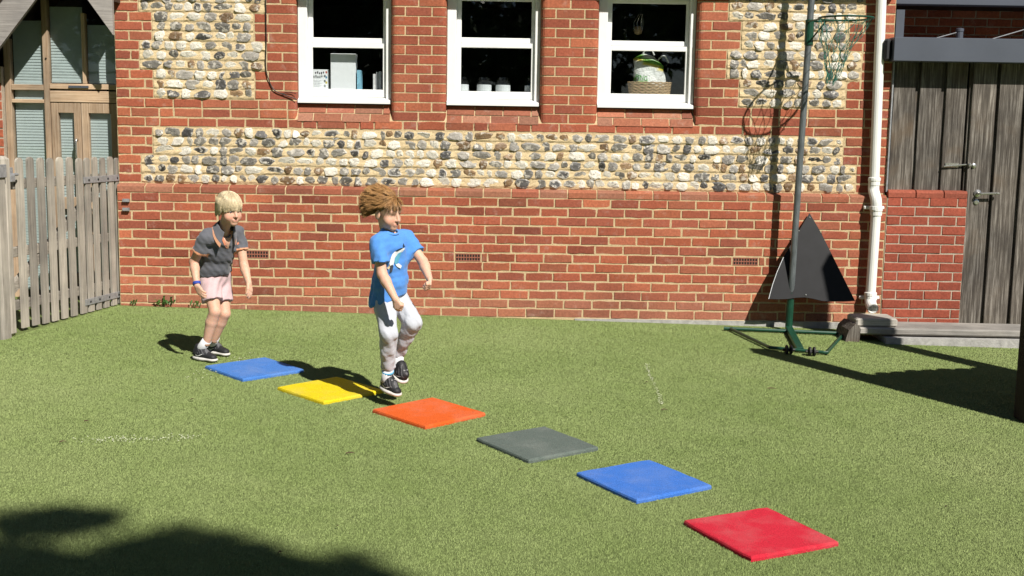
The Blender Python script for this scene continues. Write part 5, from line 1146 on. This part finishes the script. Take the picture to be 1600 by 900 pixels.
# wind-blown hair
def scalp_cap(c, H, s, L, lim, grow=1.05):
    vx = Vox(c - .16, c + .16, .0045); vx.ell(L(0, -.013, .036), np.array((.0735, .090, .080)) * s * grow, H, .005)
    vx.cut(L(0, .0, lim), -unit(H[2] * 1.0 + H[1] * -.75)); return vx.mesh()
def hair_blown(par, c, H, s, L):
    rg = np.random.default_rng(12); N = 12000; d = rg.normal(size=(N * 3, 3)); d /= np.linalg.norm(d, axis=1)[:, None]; k = (d[:, 2] > -.62 + 1.10 * np.clip(d[:, 1] + .35, 0, 1)) ; d = d[k][:N]; N = len(d)
    root = np.array([0, -.013, .036]) + d * np.array((.073, .090, .080)); nrm = d / np.array((.073, .090, .080)); nrm /= np.linalg.norm(nrm, axis=1)[:, None]
    clump = np.sin(d[:, :1] * 13 + 1) * np.cos(d[:, 2:] * 11) * .10 + np.sin(d[:, 1:2] * 19 + d[:, :1] * 11) * .08
    back = np.clip(-d[:, 1:2] + .2, 0, 1); front = np.clip(d[:, 1:2] - .30, 0, 1)
    flow = nrm * (.30 + .22 * back) + np.array([.12, -.70, .10]) * (1 - 1.5 * front) + np.array([.25, .45, -.75]) * front * 1.35 + clump * np.array([.5, .4, .8]) + rg.normal(0, .03, (N, 3)) + np.array([0, 0, -.35]) * np.clip(-d[:, 2:3] + .25, 0, 1)
    flow /= np.linalg.norm(flow, axis=1)[:, None]; K = 420; ci = rg.integers(0, N, K); own = np.argmax(d @ d[ci].T, 1); fc = flow[ci] + rg.normal(0, .16, (K, 3)); flow = .42 * flow + .58 * fc[own]; flow /= np.linalg.norm(flow, axis=1)[:, None]; tone_c = rg.random((K, 1))[own]
    Ln = .040 + .020 * rg.random((N, 1)) + .026 * back - .006 * front; t = np.linspace(0, 1, 6)
    P = np.stack([root + flow * Ln * q + np.array([0, -.004, -.018]) * q * q * (1 - .7 * back) + nrm * .012 * math.sin(min(q * 2.2, 1.57)) for q in t], 1); W = c + (P @ H) * s
    tone = rg.random((N, 1)) * .35 + tone_c * .75; base = np.array((.15, .062, .020)); tip = np.array((.54, .30, .115)); col = base + (tip - base) * np.clip(tone[:, None, :] * .55 + t[None, :, None] * .5, 0, 1)
    V, Fs, C = ribbons(W, .0009, col); V2, F2 = scalp_cap(c, H, s, L, .006, 1.02); C2 = np.tile((.20, .10, .034), (len(V2), 1))
    return mk('hair', np.concatenate([V, V2]), np.concatenate([Fs, F2 + len(V)]), MT['hair'], par, cols=np.concatenate([C, C2]), smooth=True)
hair_blown(p1, J['head'], H1, s1, L1)

# ---- child in the grey polo shirt and pink shorts, crouching to jump
J = dict(head=A(358.5, 327.5, 7.44), neck=A(350, 356, 7.50), Rsh=A(321, 370, 7.45), Lsh=A(373, 363, 7.63), Rel=A(303, 409, 7.50), Rwr=A(308, 447, 7.42), Lel=A(381, 414, 7.60), Lwr=A(389, 443, 7.52),
         pel=A(334, 427, 7.68), Rhip=A(325, 434, 7.63), Lhip=A(344, 432, 7.74), Rkn=A(336, 487, 7.555), Ran=A(322.5, 536, 7.585), Lkn=A(351, 490, 7.67), Lan=A(334.5, 531, 7.715), fwd=np.array([.8, -.6, 0]))
p2 = empty('person', (*gp(325, 560)[:2], gz(-1.9, 7.6)), 'fair haired child in grey polo shirt and pink shorts crouching to jump', 'person')
H2 = head_frame((.66, -.74, -.12), tilt=-.04); s2 = .91
body, L2 = bodymesh(p2, J, H2, s2, {'R': (A(321, 471, 7.36) - J['Rwr'], (.6, .6, -.1), -1, (.25, .35, .3)), 'L': (A(392, 470, 7.47) - J['Lwr'], (-.7, .3, -.1), 1, (.22, .3, .3))}, (.36, .25, .12), SKIN * (.98, .97, .96))
eyes(p2, L2, H2, s2, iris_)
T = frame_t(J); f = T[1]; up = T[2]
vn = (J['neck'] + f * .075 + up * .03, J['neck'] + f * .115 - up * .075, .036, .012, .006)
V, Fs, C, cp = tshirt(p2, J, T, A(333, 430, 7.6), (.05, .05, -1), (.115, .118, .135),   .56, .049, .050, .047, trim=(.80, .36, .20), seed=9, creases=((30, 16, 34, .9, .0010),), vneck=vn, name='polo_shirt')
a, b = vn[0], vn[1]; ab = b - a; t = np.clip(((V - a) @ ab) / (ab @ ab), 0, 1); dist = np.linalg.norm(V - (a + t[:, None] * ab), axis=1) - (.036 - .024 * t); C[(dist < .004) & (t > .3)] = (.72, .25, .16)
polo = mk('polo_shirt', V, Fs, MT['cloth'], p2, cols=C, smooth=True)
bv = BVHTree.FromPolygons([tuple(v) for v in V], [tuple(q) for q in Fs.tolist()])
q = None
for pts, c in (([(369.5, 379.5), (373, 377.5), (374, 381), (370.5, 383)], (.55, .22, .14)),): q = decal(polo, bv, pts, c, 'chest_badge', 7.2)
def strip(par, bv, rows, col, name, mat, view_y, off, cols=7):
    Q = []
    for (py, xa, xb) in rows:
        for i in range(cols):
            px = xa + (xb - xa) * i / (cols - 1); d = ray(px, py); o = np.array([0, 0, CAM_H]) + d * (view_y - .4) / d[1]; h = bv.ray_cast(Vector(o), Vector(unit(d))); Q.append(np.array(h[0]) - unit(d) * off if h[0] is not None else np.array([0, 0, CAM_H]) + d * view_y / d[1])
    Fq = [(r * cols + i, r * cols + i + 1, (r + 1) * cols + i + 1, (r + 1) * cols + i) for r in range(len(rows) - 1) for i in range(cols - 1)]
    return mk(name, Q, Fq, mat, par, cols=np.tile(col, (len(Q), 1)), smooth=True)
strip(body, bv, [(361, 348, 366), (366, 347.5, 364), (372, 349, 361.5), (378, 351, 359.5), (384, 354, 358), (389, 356, 356.8)], SKIN * (.98, .97, .96), 'chest', MT['skin'], 7.3, .003)
strip(polo, bv, [(370, 346.6, 349), (376, 347.5, 351), (382, 350, 354), (388, 353.6, 356.6)], (.78, .30, .17), 'placket', MT['cloth'], 7.3, .0035, 3)
m = MB(); na = 26; Vc = []; Cc = []                   # turned-down collar with orange edge, open in front
for i in range(na):
    a = math.radians(-142 + 284 * i / (na - 1)); ca, sa = math.cos(a), math.sin(a); fr_ = max(0, -ca - .15)
    rad = lambda r, h: J['neck'] + T[0] * r * sa + f * (-r * ca * .98 + .014) + up * h
    front = np.clip((abs(math.degrees(a)) - 85) / 57, 0, 1)
    for r, h, cl_ in ((.050, .030 - .018 * front, 0), (.058, .034 - .022 * front, 0), (.071, .008 - .030 * front, 0), (.0775 + .012 * front, -.007 - .048 * front, 0), (.0777 + .012 * front, -.0075 - .0485 * front, 1), (.083 + .012 * front, -.020 - .062 * front, 1), (.074 + .012 * front, -.018 - .060 * front, 0)):
        Vc.append(rad(r, h)); Cc.append((.80, .40, .24) if cl_ else (.13, .133, .155))
Fc = [(i * 7 + j, i * 7 + (j + 1) % 7, (i + 1) * 7 + (j + 1) % 7, (i + 1) * 7 + j) for i in range(na - 1) for j in range(7)] + [tuple(range(7)), tuple(range((na - 1) * 7 + 6, (na - 1) * 7 - 1, -1))]
mk('collar', Vc, Fc, MT['cloth'], polo, cols=np.array(Cc), smooth=False)
legwear(p2, J, (.58, .41, .42), 'shorts', (.064, .064), .68, 21, pel_r=.112)
d = unit(J['Rwr'] - J['Rel']); c = J['Rwr'] - d * .018; m = MB(); m.tube([c - d * .010, c - d * .009, c + d * .009, c + d * .010], [.0225, .0258, .0252, .022], 16); mk('wristband', m.V, m.F, MT['shoe'], p2, cols=np.tile((.03, .06, .33), (len(m.V), 1)), smooth=True)
for q, heel, toe in (('R', gp(304, 561), gp(338, 567.5)), ('L', gp(326, 551), gp(357, 558.5))):
    d = unit(toe - heel); upv = unit(J[q + 'kn'] - J[q + 'an']); an = J[q + 'an']; heel = heel + (0, 0, .006); toe = toe + (0, 0, .006)
    m = MB(); c0 = heel + d * .035 + (0, 0, .055); m.tube([c0, (c0 + an) / 2, an + upv * .022], [.030, .0305, .031], 14); mk('sock', m.V, m.F, MT['cloth'], p2, cols=np.tile((.66, .66, .68), (len(m.V), 1)), smooth=True)
    make_shoe(p2, an, heel, toe, np.array([0, 0, 1.0]), 1, (.020, .020, .022))
def hair_bowl(par, c, H, s, L):
    rg = np.random.default_rng(5); N = 8500; ax = np.array((.0745, .0915, .0815)); th0 = np.arccos(1 - rg.random(N) * .98); ph = rg.random(N) * 2 * math.pi; t = np.linspace(0, 1, 8)
    frontness = np.clip(np.cos(ph - math.pi / 2), -1, 1)          # ph=90deg is the face
    KC = 150; pc0 = np.stack([np.sin(th0) * np.cos(ph), np.sin(th0) * np.sin(ph), np.cos(th0)], 1); own = np.argmax(pc0 @ pc0[rg.integers(0, N, KC)].T, 1); rc1 = rg.normal(size=KC)[own]; rc2 = rg.normal(size=KC)[own]
    zend = np.where(frontness > .35, .022 + .007 * np.sin(ph * 7), np.where(frontness > -.3, -.018, -.055)) + rg.normal(0, .004, N) + rc1 * .0075 - .004
    P = np.zeros((N, 8, 3)); swirl = .05 * rg.normal(size=N) + rc2 * .13 - .10
    for i, q in enumerate(t):
        th = th0 + q * (1.25 + .25 * rg.random(N) * 0); p_ = ph + swirl * q; over = np.maximum(th - 1.50, 0); tt = np.minimum(th, 1.50); lift = 1.06 + .05 * np.sin(q * 3.0) + .022 * rc1 * q
        x = np.sin(tt) * np.cos(p_) * ax[0] * lift; y = np.sin(tt) * np.sin(p_) * ax[1] * lift * np.where(np.sin(p_) > 0, 1.035, 1.0) - .013; z = np.cos(tt) * ax[2] * lift + .038 - over * .085
        P[:, i] = np.stack([x, y, np.maximum(z, zend)], 1)
    P += rg.normal(0, .0012, (N, 1, 3)); W = c + (P @ H) * s; tone = rg.random((N, 1, 1)); base = np.array((.30, .215, .105)); tip = np.array((.80, .68, .46)); st = np.clip(.5 + .5 * rc2, 0, 1)[:, None, None]
    col = base + (tip - base) * np.clip(.25 + .45 * tone + .25 * st + .15 * t[None, :, None], 0, 1)  # darker roots put the shade within the hair into its colour
    V, Fs, C = ribbons(W, .0013, col); V2, F2 = scalp_cap(c, H, s, L, .004, 1.05); C2 = np.tile((.42, .31, .16), (len(V2), 1))
    return mk('hair', np.concatenate([V, V2]), np.concatenate([Fs, F2 + len(V)]), MT['hair'], par, cols=np.concatenate([C, C2]), smooth=True)
hair_bowl(p2, J['head'], H2, s2, L2)
